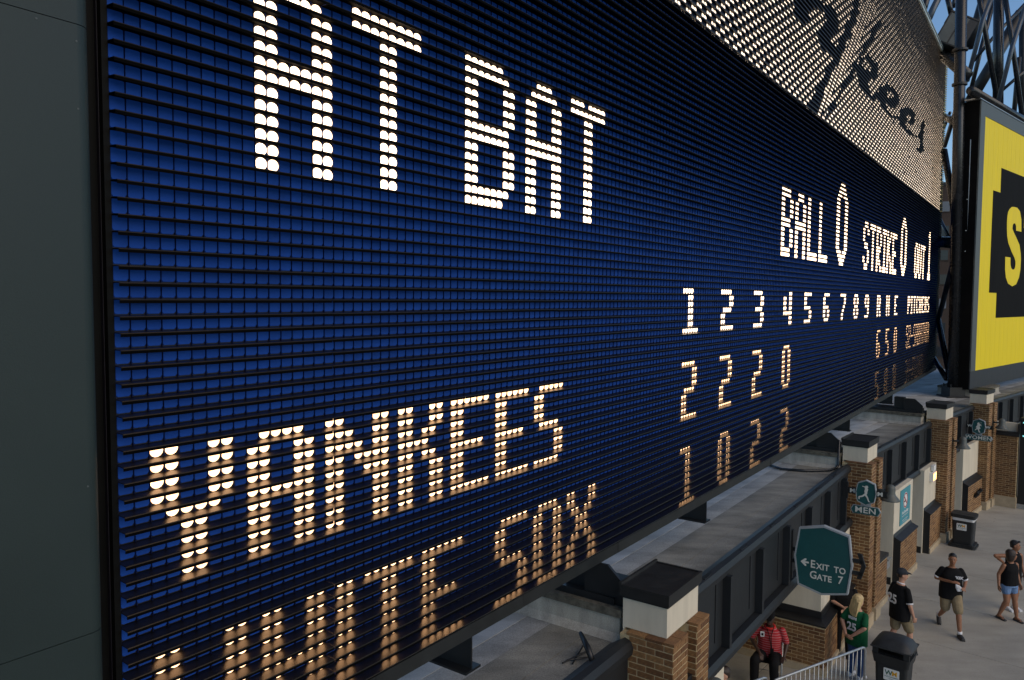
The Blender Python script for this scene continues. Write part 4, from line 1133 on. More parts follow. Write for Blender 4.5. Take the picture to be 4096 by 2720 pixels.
# upper truss
seg([(3996, -60), (3993, 200), (3992, 430)], 34.0, .21, 'second round column rising above the yellow billboard')
seg([(3915, -20), (3932, 76), (3994, 430)], 33.6, .105, 'slanted tube left of the second column')
seg([(3976, -30), (3932, 80), (3868, 325)], 33.2, .095, 'blue-lit slanted tube crossing left of the second column', 'pipe_skylit')
seg([(3979, -10), (3922, 204), (3876, 390)], 35.6, .095, 'dark slanted tube behind the crossing')
seg([(4020, -20), (4050, 182), (4094, 505)], 33.6, .10, 'slanted tube right of the second column')
seg([(4104, 20), (4048, 191), (3990, 420)], 33.2, .09, 'blue-lit slanted tube right of the second column', 'pipe_skylit')
seg([(3885, 255), (3973, 150), (4110, 5)], 34.8, .075, 'long thin brace rising to the right behind the columns')
seg([(3990, 378), (4070, 308), (4110, 275)], 34.4, .07, 'thin brace just above the billboard top')
seg([(3880, 405), (3976, 242), (4084, 50)], 37.5, .26, 'heavy dark girder sloping up behind the second column', 'steel_dark')
seg([(3872, 190), (3912, 80), (3945, -30)], 37.5, .24, 'heavy dark girder sloping up behind the first column', 'steel_dark')
seg([(3700, 110), (3730, 40), (3765, -30)], 33.5, .14, 'blue-lit diagonal above the loudspeaker', 'pipe_skylit')
seg([(3688, 60), (3712, -20)], 34.5, .14, 'dark diagonal behind the scoreboard top corner')
seg([(3790, -10), (3806, 60)], 33.5, .11, 'short tube above the loudspeaker')
seg([(3820, -10), (3812, 30)], 34.5, .09, 'thin tube above the loudspeaker')
seg([(4092, 40), (4090, 540)], 36, .16, 'dark upright at the right edge above the billboard', 'steel_dark')
seg([(4076, 230), (4052, 500)], 35, .10, 'dark slanted tube just above the billboard near the right edge', 'steel_dark')
seg([(3782, 215), (3800, 236), (3830, 242)], 31, .08, 'black bracket tube under the loudspeaker', 'steel_dark')

# loudspeaker cabinet
sp = empty('loudspeaker', at_depth(3812, 145, 31.0), R(-28))
sp.rotation_euler = (R(-8), R(28), R(-20))
b = MB().box(-.55, .55, -.5, .5, -.62, .62); b.build('cabinet', MT['fascia'], sp)
MB().box(-.50, -.10, -.515, -.501, -.58, .58).box(-.04, .22, -.515, -.501, -.58, .58).build('grille', MT['bbgrey'], sp)
MB().box(-.57, .57, -.52, .52, .621, .68).build('hood', MT['ledge'], sp)
MB().tube([(-.56, 0, -.2), (-.75, 0, -.3), (-.75, -.1, -.9)], .05, 8).build('bracket', MT['steel_dark'], sp)
tag(sp, 'grey loudspeaker cabinet tilted beside the top corner of the scoreboard', 'loudspeaker')

# ------------------------------------------------------------------ distant brick block behind
fb = empty('apartment_block', (40, 78, 0), R(-20))
tag(fb, 'dark brown brick apartment block far behind the gap beside the scoreboard', 'building')
MB().box(-16, 16, 0, 12, 0, 18.9).build('wall', MT['far_brick'], fb)
MB().box(-16.1, 16.1, -.1, 12.1, 18.91, 19.25).build('parapet', MT['ledge'], fb)
for c in range(-9, 9):
    for r in range(7):
        x0, z0 = c * 1.72 + .3, 1.6 + r * 2.45
        w = MB().box(x0 - .07, x0 + .72, -.06, -.001, z0 - .07, z0 + 1.07).build('window', MT['far_brick'], fb)
        MB().box(x0, x0 + .65, -.09, -.061, z0, z0 + 1.0).build('pane', MT['glass' if (c * 7 + r * 3) % 4 else 'blind'], w)

# ================================================================== PEOPLE
SKIN_L = mat('skin_light', (0.46, 0.25, 0.17), .55, 0, .08, 12, 0, 1, .4)
SKIN_T = mat('skin_tan', (0.27, 0.125, 0.068), .5, 0, .08, 12, 0, 1, .4)
SKIN_D = mat('skin_dark', (0.050, 0.026, 0.018), .5, 0, .1, 12, 0, 1, .4)
HAIR_K = mat('hair_black', (0.008, 0.007, 0.007), .45, 0, .3, 60, .3, 90, .5, (1, 1, .2))
HAIR_B = mat('hair_brown', (0.022, 0.012, 0.008), .5, 0, .3, 60, .3, 90, .5, (1, 1, .2))
HAIR_Y = mat('hair_blond', (0.52, 0.38, 0.18), .5, 0, .35, 40, .5, 70, .5, (1, 1, .15))
CL = {}
def cloth(k, col, **kw):
    CL[k] = mat('cloth_' + k, col, .9, 0, kw.get('var', .25), 7, .5, 22, .2)
for k, c in {'black': (.007, .007, .008), 'green': (.006, .085, .035), 'khaki': (.24, .19, .115), 'jeans': (.045, .085, .20), 'denim': (.14, .23, .40), 'cap': (.028, .032, .040), 'trouser': (.006, .006, .007), 'white': (.66, .66, .68)}.items(): cloth(k, c)
CL['shoe'] = mat('shoe_black', (.018, .019, .022), .6, 0, .3, 20)
CL['shoe_white'] = mat('shoe_white', (.62, .64, .68), .6, 0, .1, 20)
EYE_M = mat('eye_dark', (.012, .009, .008), .2, 0, 0)
LIP = mat('lip', (.16, .05, .04), .5, 0, 0)
def stripes():
    m, nt, b = nodes('red_striped_polo')
    tc = nt.nodes.new('ShaderNodeTexCoord'); w = nt.nodes.new('ShaderNodeTexWave')
    w.wave_type = 'BANDS'; w.bands_direction = 'Z'; w.inputs['Scale'].default_value = 7.0; w.inputs['Distortion'].default_value = .35; w.inputs['Detail'].default_value = 1
    nt.links.new(tc.outputs['Object'], w.inputs['Vector'])
    cr = nt.nodes.new('ShaderNodeValToRGB'); e = cr.color_ramp.elements
    e[0].position = .84; e[0].color = (.34, .010, .016, 1); e[1].position = .94; e[1].color = (.40, .17, .18, 1)
    nt.links.new(w.outputs['Fac'], cr.inputs['Fac']); nt.links.new(cr.outputs[0], b.inputs['Base Color']); b.inputs['Roughness'].default_value = .85
    return m
CL['stripe'] = stripes()
CL['red'] = mat('red_collar', (.50, .02, .015), .85, 0, .1, 10)

def capsule(b, p0, r0, p1, r1, n=12, sq=1.0):
    """tapered limb piece with rounded ends"""
    p0, p1 = Vector(p0), Vector(p1); t = (p1 - p0).normalized()
    pts, rad = [], []
    for a in (-80, -55, -25): pts.append(p0 + t * r0 * math.sin(R(a))); rad.append(r0 * math.cos(R(a)))
    for k in (0, .5, 1): pts.append(p0.lerp(p1, k)); rad.append(r0 + (r1 - r0) * k + (.04 * r0 if k == .5 else 0))
    for a in (25, 55, 80): pts.append(p1 + t * r1 * math.sin(R(a))); rad.append(r1 * math.cos(R(a)))
    b.tube(pts, rad, n)
def loft(b, rings, n=18):
    """rings: (centre, half width vector, half depth vector)"""
    vs = []
    for c, u, w in rings:
        c, u, w = Vector(c), Vector(u), Vector(w)
        vs += [tuple(c + u * math.copysign(abs(math.cos(2 * math.pi * k / n)) ** .85, math.cos(2 * math.pi * k / n)) + w * math.copysign(abs(math.sin(2 * math.pi * k / n)) ** .85, math.sin(2 * math.pi * k / n))) for k in range(n)]
    m = len(rings)
    fs = [(i * n + k, i * n + (k + 1) % n, (i + 1) * n + (k + 1) % n, (i + 1) * n + k) for i in range(m - 1) for k in range(n)]
    fs += [tuple(range(n - 1, -1, -1)), tuple((m - 1) * n + k for k in range(n))]
    b.add(vs, fs)
def melt(b, name, m, parent, vox=.014, smooth=3):
    """fuse overlapping pieces into one continuous surface"""
    me = b.mesh('tmp', m)
    o = bpy.data.objects.new('tmp', me); COL.objects.link(o)
    rm = o.modifiers.new('r', 'REMESH'); rm.mode = 'VOXEL'; rm.voxel_size = vox
    sm = o.modifiers.new('s', 'SMOOTH'); sm.iterations = smooth; sm.factor = .5
    bpy.context.view_layer.update()
    out = bpy.data.meshes.new_from_object(o.evaluated_get(bpy.context.evaluated_depsgraph_get()))
    bpy.data.objects.remove(o); bpy.data.meshes.remove(me)
    out.name = name; out.materials.clear(); out.materials.append(m)
    out.polygons.foreach_set('use_smooth', [True] * len(out.polygons))
    return link(name, out, parent)

def hand(b, wrist, direc, palm_n, curl=.5, s=1.0):
    """palm, four fingers and a thumb"""
    d = Vector(direc).normalized(); nrm = Vector(palm_n); nrm = (nrm - d * nrm.dot(d)).normalized(); side = d.cross(nrm).normalized()
    w = Vector(wrist)
    loft(b, [(w, side * .026 * s, nrm * .020 * s), (w + d * .045 * s, side * .040 * s, nrm * .017 * s), (w + d * .085 * s, side * .041 * s, nrm * .013 * s)], 10)
    for i, ln in enumerate((.066, .076, .070, .054)):
        q = w + d * .082 * s + side * (.030 - .020 * i) * s
        a = curl
        pts = [q]
        for st in range(3):
            v = d * math.cos(a) + nrm * math.sin(a)
            q = q + v * ln * s / 3; pts.append(q); a += curl * .8
        b.tube(pts, [.0095 * s, .009 * s, .0082 * s, .006 * s], 6)
    q = w + d * .025 * s + side * .030 * s
    pts = [q, q + (d * .6 + side * .7 + nrm * .3) * .032 * s, q + (d * 1.3 + side * .75 + nrm * .6) * .040 * s]
    b.tube(pts, [.013 * s, .011 * s, .008 * s], 6)

def person(label, loc, face, J, outfit, S=1.0, name='person', build=1.0, tilt=None):
    """J: joints in a local frame, x = the person's right, y = forward, z = up (metres)"""
    rz = math.atan2(face[1], face[0]) - math.pi / 2
    root = empty(name, loc, rz); root.scale = (S, S, S)
    tag(root, label, 'person', None)
    sk = outfit['skin']
    V = {k: Vector(p) for k, p in J.items()}
    bw = build
    pel, ch, nk, hd = V['pelvis'], V['chest'], V['neck'], V['head']
    shx = (V['sh_r'] - V['sh_l']).normalized()
    fwd = V.get('fwd', Vector((0, 1, 0))); hfw = V.get('look', fwd).normalized()
    hx = hfw.cross(Vector((0, 0, 1))).normalized()
    hipx = (V['hip_r'] - V['hip_l']).normalized()
    b = MB()
    loft(b, [(pel - Vector((0, 0, .08)), hipx * .155 * bw, fwd * .105 * bw), (pel + Vector((0, 0, .03)), hipx * .165 * bw, fwd * .115 * bw), (pel.lerp(ch, .45), shx * .145 * bw, fwd * .11 * bw), (ch, shx * .165 * bw, fwd * .12 * bw), (ch.lerp(nk, .6), shx * .15, fwd * .095), (nk - Vector((0, 0, .02)), shx * .075, fwd * .065)])
    capsule(b, nk - Vector((0, 0, .04)), .058, hd - Vector((0, 0, .06)), .050)
    # head: skull, jaw, nose, ears
    up = Vector((0, 0, 1))
    loft(b, [(hd - up * .118 + hfw * .030, hx * .026, hfw * .028), (hd - up * .095 + hfw * .022, hx * .046, hfw * .058), (hd - up * .055 + hfw * .010, hx * .063, hfw * .082), (hd, hx * .072, hfw * .094), (hd + up * .05 - hfw * .008, hx * .073, hfw * .095), (hd + up * .09 - hfw * .012, hx * .056, hfw * .075), (hd + up * .112 - hfw * .014, hx * .022, hfw * .03)], 16)
    b.tube([hd + hfw * .090 + up * .012, hd + hfw * .108 - up * .022, hd + hfw * .097 - up * .034], [.010, .015, .010], 8)
    for s in (-1, 1): b.tube([hd + hx * .070 * s + up * .018 - hfw * .008, hd + hx * .080 * s - up * .006 - hfw * .012, hd + hx * .070 * s - up * .030 - hfw * .004], [.013, .016, .010], 8)
    for s in 'lr':
        capsule(b, V['sh_' + s] - Vector((0, 0, .018)), .049 * bw ** .5, V['el_' + s], .041); capsule(b, V['el_' + s], .043, V['wr_' + s], .027)
        capsule(b, V['hip_' + s], .088 * bw ** .5, V['kn_' + s], .058); capsule(b, V['kn_' + s] , .056, V['kn_' + s].lerp(V['an_' + s], .35) - hfw * 0, .057); capsule(b, V['kn_' + s].lerp(V['an_' + s], .35), .055, V['an_' + s], .035)
        tf = V.get('toe_' + s, fwd).normalized()
        ft = V['an_' + s]; ground = ft - up * .075
        loft(b, [(ft - tf * .045 - up * .03, tf.cross(up) * .030, up * .04), (ft + tf * .02 - up * .03, tf.cross(up) * .036, up * .042), (ft + tf * .10 - up * .05, tf.cross(up) * .042, up * .022), (ft + tf * .165 - up * .06, tf.cross(up) * .034, up * .012)], 10)
    body = melt(b, 'body', sk, root)
    for s in 'lr':
        hb = MB()
        dv = V.get('hd_' + s, (V['wr_' + s] - V['el_' + s])); pn = V.get('pn_' + s, Vector((1 if s == 'l' else -1, .3, 0)))
        hand(hb, V['wr_' + s], dv, pn, outfit.get('curl', .35), 1.0)
        melt(hb, 'hand', sk, body, .0055, 1)
    for s in (-1, 1): MB().lathe([(.001, -.008), (.011, -.004), (.013, 0), (.011, .004), (.001, .008)], 8, hd + hx * .030 * s + hfw * .086 + up * .022).build('eye', EYE_M, body, True)
    fm = MB(); fm.tube([hd - hx * .024 + hfw * .087 - up * .062, hd + hfw * .096 - up * .060, hd + hx * .024 + hfw * .087 - up * .062], [.004, .007, .004], 6)
    fm.build('mouth', LIP, body, True)
    # hair
    hm = outfit['hair'][0]; style = outfit['hair'][1]
    if style != 'none':
        b = MB()
        loft(b, [(hd - up * .045 - hfw * .050, hx * .066, hfw * .052), (hd + up * .005 - hfw * .044, hx * .080, hfw * .064), (hd + up * .055 - hfw * .030, hx * .083, hfw * .086), (hd + up * .098 - hfw * .014, hx * .070, hfw * .088), (hd + up * .128 - hfw * .016, hx * .034, hfw * .044)], 16)
        if style == 'bob':
            loft(b, [(hd - up * .13 - hfw * .030, hx * .085, hfw * .060), (hd - up * .06 - hfw * .025, hx * .100, hfw * .085), (hd + up * .02 - hfw * .02, hx * .102, hfw * .102), (hd + up * .08 - hfw * .02, hx * .09, hfw * .10), (hd + up * .13 - hfw * .02, hx * .05, hfw * .055)], 16)
        if style == 'long':
            loft(b, [(hd - up * .36 - hfw * .12, hx * .045, hfw * .018), (hd - up * .26 - hfw * .12, hx * .085, hfw * .035), (hd - up * .13 - hfw * .075, hx * .098, hfw * .062), (hd - up * .03 - hfw * .03, hx * .098, hfw * .088), (hd + up * .06 - hfw * .015, hx * .094, hfw * .104), (hd + up * .12 - hfw * .015, hx * .055, hfw * .06)], 16)
            for q in range(7):
                s = (q - 3) / 3
                b.tube([hd + hx * .09 * s - hfw * .07, hd + hx * .095 * s - hfw * .12 - up * .18, hd + hx * (.07 * s + .015 * (q % 2)) - hfw * .13 - up * (.36 + .03 * (q % 3))], [.02, .018, .007], 6)
        melt(b, 'hair', hm, root, .010, 2)
    return root, V, fwd, shx, hipx, hx, hfw

def shirt(root, V, fwd, shx, m, bw=1.0, hem=.10, sleeve=.55, loose=.03, cuff=None, tank=False, hemtilt=0):
    pel, ch, nk = V['pelvis'], V['chest'], V['neck']; up = Vector((0, 0, 1))
    b = MB(); g = loose
    lo = pel - up * hem
    hipx = (V['hip_r'] - V['hip_l']).normalized()
    loft(b, [(lo, hipx * (.175 * bw + g), fwd * (.125 * bw + g)), (pel + up * .04, hipx * (.172 * bw + g), fwd * (.125 * bw + g)), (pel.lerp(ch, .5), shx * (.158 * bw + g), fwd * (.122 * bw + g)), (ch, shx * (.172 * bw + g * .6), fwd * (.128 * bw + g * .6)), (ch.lerp(nk, .55), shx * .168, fwd * .108), (nk - up * .028, shx * .085, fwd * .078)])
    if not tank:
        for s in 'lr':
            e = V['sh_' + s].lerp(V['el_' + s], sleeve * 1.45 if sleeve < .68 else 1)
            capsule(b, V['sh_' + s] - Vector((0, 0, .022)), .058 * bw ** .5, e, .055 + g * .35)
    else:
        for s in 'lr': capsule(b, V['sh_' + s].lerp(nk, .45) , .040, V['sh_' + s].lerp(ch, .45), .07)
    o = melt(b, 'shirt', m, root, .013, 2)
    if cuff:
        for s in 'lr':
            dv = (V['el_' + s] - V['sh_' + s]).normalized(); e = V['sh_' + s].lerp(V['el_' + s], sleeve * 1.45) + dv * (.055 + g * .35) * .55
            MB().tube([e - dv * .012, e + dv * .016], .055 + g * .35 - .001, 14).build('cuff', cuff, o, True)
    return o

def legs(root, V, hipx, fwd, m, upto='an', bw=1.0, loose=.012, name='trousers'):
    pel = V['pelvis']; up = Vector((0, 0, 1))
    b = MB()
    loft(b, [(pel - up * .10, hipx * (.160 * bw + loose), fwd * (.112 * bw + loose)), (pel + up * .0, hipx * (.168 * bw + loose), fwd * (.118 * bw + loose)), (pel + up * .10, hipx * (.150 * bw + loose), fwd * (.112 * bw + loose))])
    for s in 'lr':
        h, k, a = V['hip_' + s], V['kn_' + s], V['an_' + s]
        if upto == 'an':
            capsule(b, h, .095 * bw ** .5 + loose, k, .066 + loose); capsule(b, k, .066 + loose, a + up * .01, .050 + loose)
        else:
            capsule(b, h, .095 * bw ** .5 + loose, h.lerp(k, upto), .082 + loose)
    return melt(b, name, m, root, .013, 2)

def shoes(root, V, fwd, m, style='shoe', sock=None):
    up = Vector((0, 0, 1))
    for s in 'lr':
        tf = V.get('toe_' + s, fwd).normalized(); x = tf.cross(up).normalized(); nz = x.cross(tf).normalized(); a = V['an_' + s]
        b = MB()
        if style == 'shoe':
            loft(b, [(a - tf * .075 - nz * .045, x * .036, nz * .045), (a - tf * .02 - nz * .030, x * .043, nz * .060), (a + tf * .05 - nz * .042, x * .047, nz * .048), (a + tf * .13 - nz * .058, x * .050, nz * .034), (a + tf * .19 - nz * .064, x * .040, nz * .026)], 12)
            o = melt(b, 'shoe', m, root, .011, 2)
            MB().tube([a - tf * .07 - nz * .088, a + tf * .06 - nz * .088, a + tf * .185 - nz * .088], [.040, .048, .040], 8).build('sole', CL['shoe'] if m is not CL['shoe_white'] else m, o)
            if sock:
                MB().tube([a - up * .01, a + up * .055], [.050, .050], 12).build('sock', sock, o, True)
        else:
            b.tube([a - tf * .07 - nz * .072, a + tf * .05 - nz * .074, a + tf * .18 - nz * .078], [.032, .042, .036], 8)
            b.tube([a + tf * .14 - nz * .045, a + tf * .08 - nz * .030 + x * .035, a + tf * .03 - nz * .055 + x * .045], .008, 6)
            b.tube([a + tf * .14 - nz * .045, a + tf * .08 - nz * .030 - x * .035, a + tf * .03 - nz * .055 - x * .045], .008, 6)
            b.build('sandal', m, root, True)

def base_joints(H=1.75, lean=0):
    k = H / 1.75
    J = dict(pelvis=(0, 0, .95), chest=(0, .0, 1.27), neck=(0, .0, 1.47), head=(0, .03, 1.63),
             sh_r=(.185, 0, 1.395), sh_l=(-.185, 0, 1.395), el_r=(.25, -.03, 1.13), el_l=(-.25, -.03, 1.13), wr_r=(.26, .06, .90), wr_l=(-.26, .06, .90),
             hip_r=(.095, 0, .90), hip_l=(-.095, 0, .90), kn_r=(.10, .02, .50), kn_l=(-.10, .02, .50), an_r=(.11, -.02, .085), an_l=(-.11, -.02, .085))
    return {a: tuple(c * k for c in p) for a, p in J.items()}

def back_text(root, body, size, x, y, z, m, sx=1.0, ang=180, parent=None, bold=.006):
    Mx = T(x, y, z) @ Matrix.Rotation(R(ang), 4, 'Z') @ Matrix.Rotation(R(90), 4, 'X')
    return text_mesh(body, size, m, bold, .004, sx, 'CENTER', 'print', parent or root, Mx)

# ---- man in cap, back half turned, walking right
J = base_joints(1.78)
J.update(look=(.45, .9, 0), an_r=(.12, .16, .085), kn_r=(.11, .16, .50), an_l=(-.10, -.22, .10), kn_l=(-.10, -.02, .50), wr_r=(.27, .10, .86), el_r=(.27, .0, 1.12))
fc = (.97, .22)
root, V, fwd, shx, hipx, hx, hfw = person('man in dark cap and black jersey with white trim standing behind the domed bin', (8.04, 15.16, 0), fc, J, dict(skin=SKIN_L, hair=(HAIR_B, 'short')), 1.0, build=1.08)
s = shirt(root, V, fwd, shx, CL['black'], 1.08, .22, .52, .035, CL['white'])
legs(root, V, hipx, fwd, CL['khaki'], .85, 1.05, .02, 'shorts')
shoes(root, V, fwd, CL['shoe'], 'sandal')
hd = V['head']; up = Vector((0, 0, 1))
b = MB(); loft(b, [(hd + up * .03 - hfw * .012, hx * .090, hfw * .108), (hd + up * .08 - hfw * .014, hx * .088, hfw * .104), (hd + up * .12 - hfw * .014, hx * .066, hfw * .08), (hd + up * .145 - hfw * .014, hx * .025, hfw * .03)], 16)
loft(b, [(hd + up * .045 + hfw * .07, hx * .07, up * .008), (hd + up * .042 + hfw * .13, hx * .066, up * .007), (hd + up * .03 + hfw * .175, hx * .035, up * .006)], 12)
melt(b, 'cap', CL['cap'], root, .008, 2)
MB().tube([V['neck'] + Vector((.06 * math.cos(a), .07 * math.sin(a), -.005 + .02 * -math.sin(a))) for a in [2 * math.pi * i / 14 for i in range(15)]], .014, 6).build('collar', CL['white'], s, True)
back_text(root, 'KONERKO', .07, 0, -.150, 1.36, CL['white'], 1.0, 0, s) if False else None
back_text(root, '25', .26, -.02, -.178, 1.17, CL['white'], .95, 0, s)

# ---- man walking toward the camera with a paper in his hands
J = base_joints(1.74)
J.update(look=(.15, 1, -.05), head=(0, .06, 1.62), neck=(0, .02, 1.46), chest=(0, .01, 1.27),
         kn_l=(-.10, .28, .52), an_l=(-.12, .36, .085), kn_r=(.11, .06, .50), an_r=(.13, -.36, .17), toe_r=(0.1, 1, -.55), toe_l=(-.15, 1, .1),
         el_r=(.29, -.02, 1.15), wr_r=(.03, .25, 1.17), el_l=(-.28, .0, 1.14), wr_l=(-.20, .24, 1.05), hd_r=(-.9, .25, .1), hd_l=(.3, .8, .2), pn_r=(0, -.4, -1), pn_l=(.6, 0, -.6))
fc = (-.30, -.95)
root, V, fwd, shx, hipx, hx, hfw = person('man in black baseball jersey and khaki shorts walking forward holding white paper', (9.74, 16.28, 0), fc, J, dict(skin=SKIN_T, hair=(HAIR_K, 'short')), 1.0, build=1.15)
s = shirt(root, V, fwd, shx, CL['black'], 1.15, .20, .48, .035, CL['white'])
legs(root, V, hipx, fwd, CL['khaki'], .9, 1.08, .02, 'shorts')
shoes(root, V, fwd, CL['shoe'], 'shoe', CL['white'])
b = MB(); loft(b, [((-.10, .30, 1.00), (.05, .02, 0), (0, .02, .01)), ((-.08, .32, 1.08), (.075, .01, .01), (0, .03, .01)), ((-.05, .33, 1.15), (.05, .02, .02), (0, .02, .01))], 10)
melt(b, 'paper', CL['white'], root, .008, 1)
back_text(root, 'SOX', .075, -.11, .170, 1.25, CL['white'], 1.0, 180, s)

# ---- blond woman in green jersey, hands clasped behind her
J = base_joints(1.62)
J.update(el_r=(.24, -.12, 1.08), el_l=(-.24, -.12, 1.08), wr_r=(.05, -.24, .88), wr_l=(-.05, -.25, .87), hd_r=(-1, -.2, -.3), hd_l=(1, -.2, -.3), look=(.25, 1, 0))
fc = (.86, .50)
root, V, fwd, shx, hipx, hx, hfw = person('blond woman in green baseball jersey and blue jeans with hands behind her back', (6.70, 14.18, 0), fc, J, dict(skin=SKIN_L, hair=(HAIR_Y, 'long')), 1.0, build=1.0)
s = shirt(root, V, fwd, shx, CL['green'], 1.02, .22, .52, .03)
legs(root, V, hipx, fwd, CL['jeans'], 'an', 1.0, .012)
shoes(root, V, fwd, CL['shoe_white'])
back_text(root, 'IRISH', .075, 0, -.150, 1.20, CL['white'], 1.0, 0, s, .003)
back_text(root, '25', .21, 0, -.166, 1.03, CL['white'], .95, 0, s)

# ---- person in black leaning by the brick corner, mostly behind the gate sign
J = base_joints(1.74)
J.update(look=(.3, 1, -.1), el_r=(.24, .06, 1.14), wr_r=(.02, .26, 1.10), el_l=(-.25, .05, 1.14), wr_l=(-.05, .28, 1.04), hd_r=(-1, .2, 0), hd_l=(1, .2, 0))
root, V, fwd, shx, hipx, hx, hfw = person('person in black shirt half hidden behind the gate sign and the blond woman', (6.84, 15.06, 0), (-.35, -.94), J, dict(skin=SKIN_L, hair=(HAIR_B, 'short')), 1.0)
shirt(root, V, fwd, shx, CL['black'], 1.05, .15, .55, .025)
legs(root, V, hipx, fwd, CL['trouser'], 'an', 1.0, .015)
shoes(root, V, fwd, CL['shoe'])

# ---- woman in black tank top and denim shorts
J = base_joints(1.62)
J.update(look=(-.85, .55, -.05), el_r=(.25, -.05, 1.06), wr_r=(.31, .02, .84), kn_r=(.11, .05, .46), an_r=(.14, -.10, .09), kn_l=(-.11, .06, .46), an_l=(-.14, .10, .085))
fc = (.22, -.97)
root, V, fwd, shx, hipx, hx, hfw = person('woman in black tank top and denim shorts at the right edge, phone in hand', (11.42, 16.86, 0), fc, J, dict(skin=SKIN_T, hair=(HAIR_B, 'bob')), 1.0, build=1.05)
shirt(root, V, fwd, shx, CL['black'], 1.05, .06, .4, .014, None, True)
legs(root, V, hipx, fwd, CL['denim'], .42, 1.08, .014, 'shorts')
shoes(root, V, fwd, CL['shoe'], 'sandal')
ph = MB().box(-.006, .006, -.025, .025, -.05, .05).build('handset', MT['ledge'])
ph.name = 'phone'
wr = Matrix.Translation((11.42, 16.86, 0)) @ Matrix.Rotation(math.atan2(fc[1], fc[0]) - math.pi / 2, 4, 'Z') @ Vector((V['wr_r'].x - .01, V['wr_r'].y + .035, V['wr_r'].z - .09))
ph.location = wr; tag(ph, 'small dark phone in the hand of the woman in denim shorts', 'phone')

# ---- woman behind her, elbow out, sunglasses pushed up
J = base_joints(1.66)
J.update(look=(-.7, .7, 0), el_r=(.44, -.06, 1.30), wr_r=(.20, -.04, 1.10), hd_r=(-.5, .3, -.9))
root, V, fwd, shx, hipx, hx, hfw = person('dark-haired woman with sunglasses on her head behind the woman in denim shorts', (11.88, 17.42, 0), (.15, -.98), J, dict(skin=SKIN_T, hair=(HAIR_K, 'short')), 1.0)
shirt(root, V, fwd, shx, CL['black'], 1.0, .10, .3, .015, None, True)
legs(root, V, hipx, fwd, CL['trouser'], .55, 1.0, .014, 'shorts')
shoes(root, V, fwd, CL['shoe_white'])
b = MB()
for sgn in (-1, 1): b.lathe([(.001, -.018), (.026, -.008), (.026, .008), (.001, .018)], 12, V['head'] + hx * .035 * sgn + hfw * .075 + Vector((0, 0, .105)))
b.tube([V['head'] + hx * .08 + Vector((0, 0, .085)), V['head'] + hx * .05 + hfw * .07 + Vector((0, 0, .108)), V['head'] - hx * .05 + hfw * .07 + Vector((0, 0, .108)), V['head'] - hx * .08 + Vector((0, 0, .085))], .006, 6)
b.build('sunglasses', mat('sunglass', (.005, .005, .006), .08, 0, 0), root, True)

# ---- seated steward in red striped polo on a folding chair
seat = FA.p(7.02, .98)
fcv = (FA.d * -1 + FA.i * -.25)
J = dict(pelvis=(0, 0, .56), chest=(0, .02, .90), neck=(0, .05, 1.11), head=(.0, .10, 1.26), sh_r=(.22, .03, 1.05), sh_l=(-.22, .03, 1.05),
         el_r=(.33, .08, .80), wr_r=(.16, .34, .66), el_l=(-.31, .05, .78), wr_l=(-.27, .26, .62), hip_r=(.11, .03, .53), hip_l=(-.11, .03, .53),
         kn_r=(.24, .46, .56), kn_l=(-.10, .50, .55), an_r=(.24, .50, .09), an_l=(-.12, .44, .09), look=(.1, 1, -.25), hd_r=(-.4, .8, -.5), hd_l=(.3, .9, -.3), pn_r=(0, 0, -1), pn_l=(0, 0, -1))
root, V, fwd, shx, hipx, hx, hfw = person('man in red striped polo and dark cap sitting by the brick corner', (seat.x, seat.y, 0), (fcv.x, fcv.y), J, dict(skin=SKIN_D, hair=(HAIR_K, 'short'), curl=.3), 1.0, build=1.22)
s = shirt(root, V, fwd, shx, CL['stripe'], 1.22, .05, .56, .02)
legs(root, V, hipx, fwd, CL['trouser'], 'an', 1.1, .022)
shoes(root, V, fwd, CL['shoe'])
hd = V['head']
b = MB(); loft(b, [(hd + up * .035 - hfw * .010, hx * .088, hfw * .106), (hd + up * .09 - hfw * .014, hx * .084, hfw * .10), (hd + up * .14 - hfw * .014, hx * .03, hfw * .035)], 16)
loft(b, [(hd + up * .05 + hfw * .07, hx * .07, up * .008), (hd + up * .035 + hfw * .16, hx * .045, up * .007)], 12)
melt(b, 'cap', CL['trouser'], root, .008, 2)
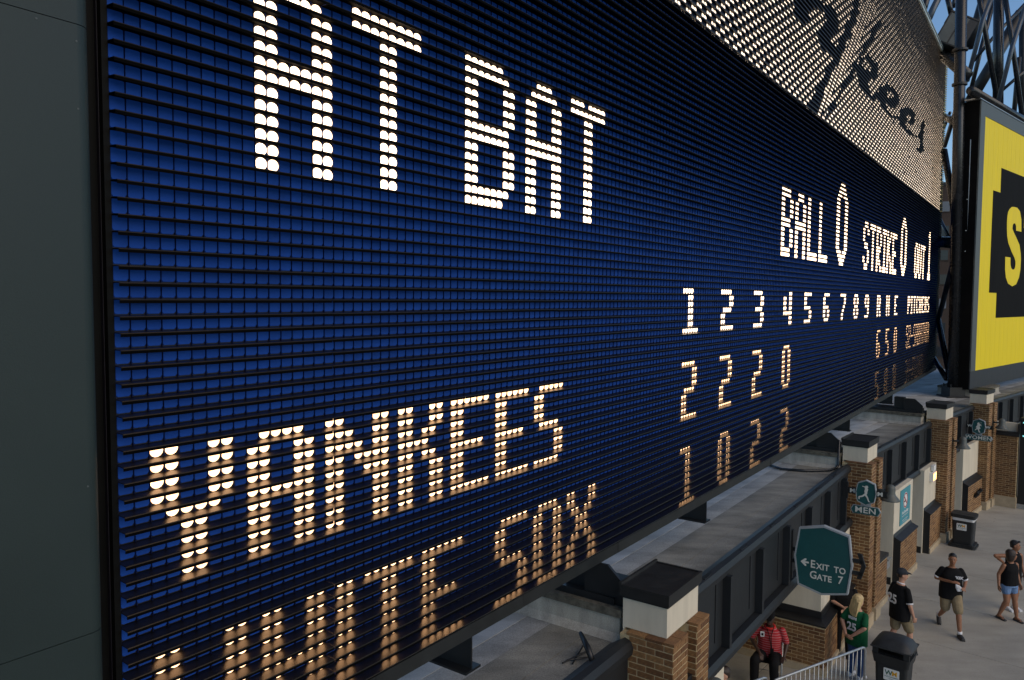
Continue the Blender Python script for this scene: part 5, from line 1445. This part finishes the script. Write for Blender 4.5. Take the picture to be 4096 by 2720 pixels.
b = MB(); b.tube([V['neck'] + Vector((.09 * math.cos(a), .075 * math.sin(a) + .02, -.02 + .02 * -math.sin(a))) for a in [2 * math.pi * i / 14 for i in range(15)]], .022, 8); b.build('collar', CL['red'], s, True)
MB().box(.09, .16, .198, .206, .92, 1.02).build('badge', CL['white'], s); MB().box(.105, .145, .2065, .2085, .945, .99).build('badge_print', CL['trouser'], s)
MB().tube([(.06, .13, 1.10), (.0, .205, .95), (-.04, .225, .72)], .008, 6).tube([(-.07, .13, 1.10), (-.03, .21, .95), (-.05, .225, .72)], .008, 6).build('lanyard', CL['trouser'], s)
MB().box(-.085, -.02, .215, .24, .62, .73).build('radio', CL['trouser'], s)
ch = empty('folding_chair', (seat.x, seat.y, 0), root.rotation_euler.z)
MB().rbox(-.22, .22, -.22, .22, .425, .45, .05, 4).build('seat', CL['trouser'], ch)
MB().rbox(-.22, .22, -.30, -.27, .62, .84, .012, 2).build('backrest', CL['trouser'], ch)
for sx in (-1, 1):
    MB().tube([(sx * .23, .22, .01), (sx * .23, -.05, .43), (sx * .23, -.29, .84)], .012, 8).build('leg', MT['galv'], ch, True)
    MB().tube([(sx * .215, -.26, .01), (sx * .215, .05, .43)], .012, 8).build('leg', MT['galv'], ch, True)
MB().tube([(-.23, .19, .08), (.23, .19, .08)], .01, 8).tube([(-.215, -.23, .08), (.215, -.23, .08)], .01, 8).build('crossbar', MT['galv'], ch, True)
tag(ch, 'steel folding chair under the seated man in red', 'chair')

# ---- man whose head shows at the bottom edge
hp = at_height(2898, 2700, 1.60)
J = base_joints(1.72)
J.update(look=(.35, 1, -.1), el_r=(.22, .12, 1.16), wr_r=(.02, .28, 1.22), hd_r=(-.6, .1, .8))
root, V, fwd, shx, hipx, hx, hfw = person('short-haired man at the bottom edge, only his head showing beside the cream pillar', (hp.x, hp.y + .02, 0), (-.75, -.66), J, dict(skin=SKIN_L, hair=(HAIR_B, 'short')), 1.0)
shirt(root, V, fwd, shx, CL['black'], 1.05, .10, .55, .02)
legs(root, V, hipx, fwd, CL['trouser'], 'an', 1.0, .015)
shoes(root, V, fwd, CL['shoe'])
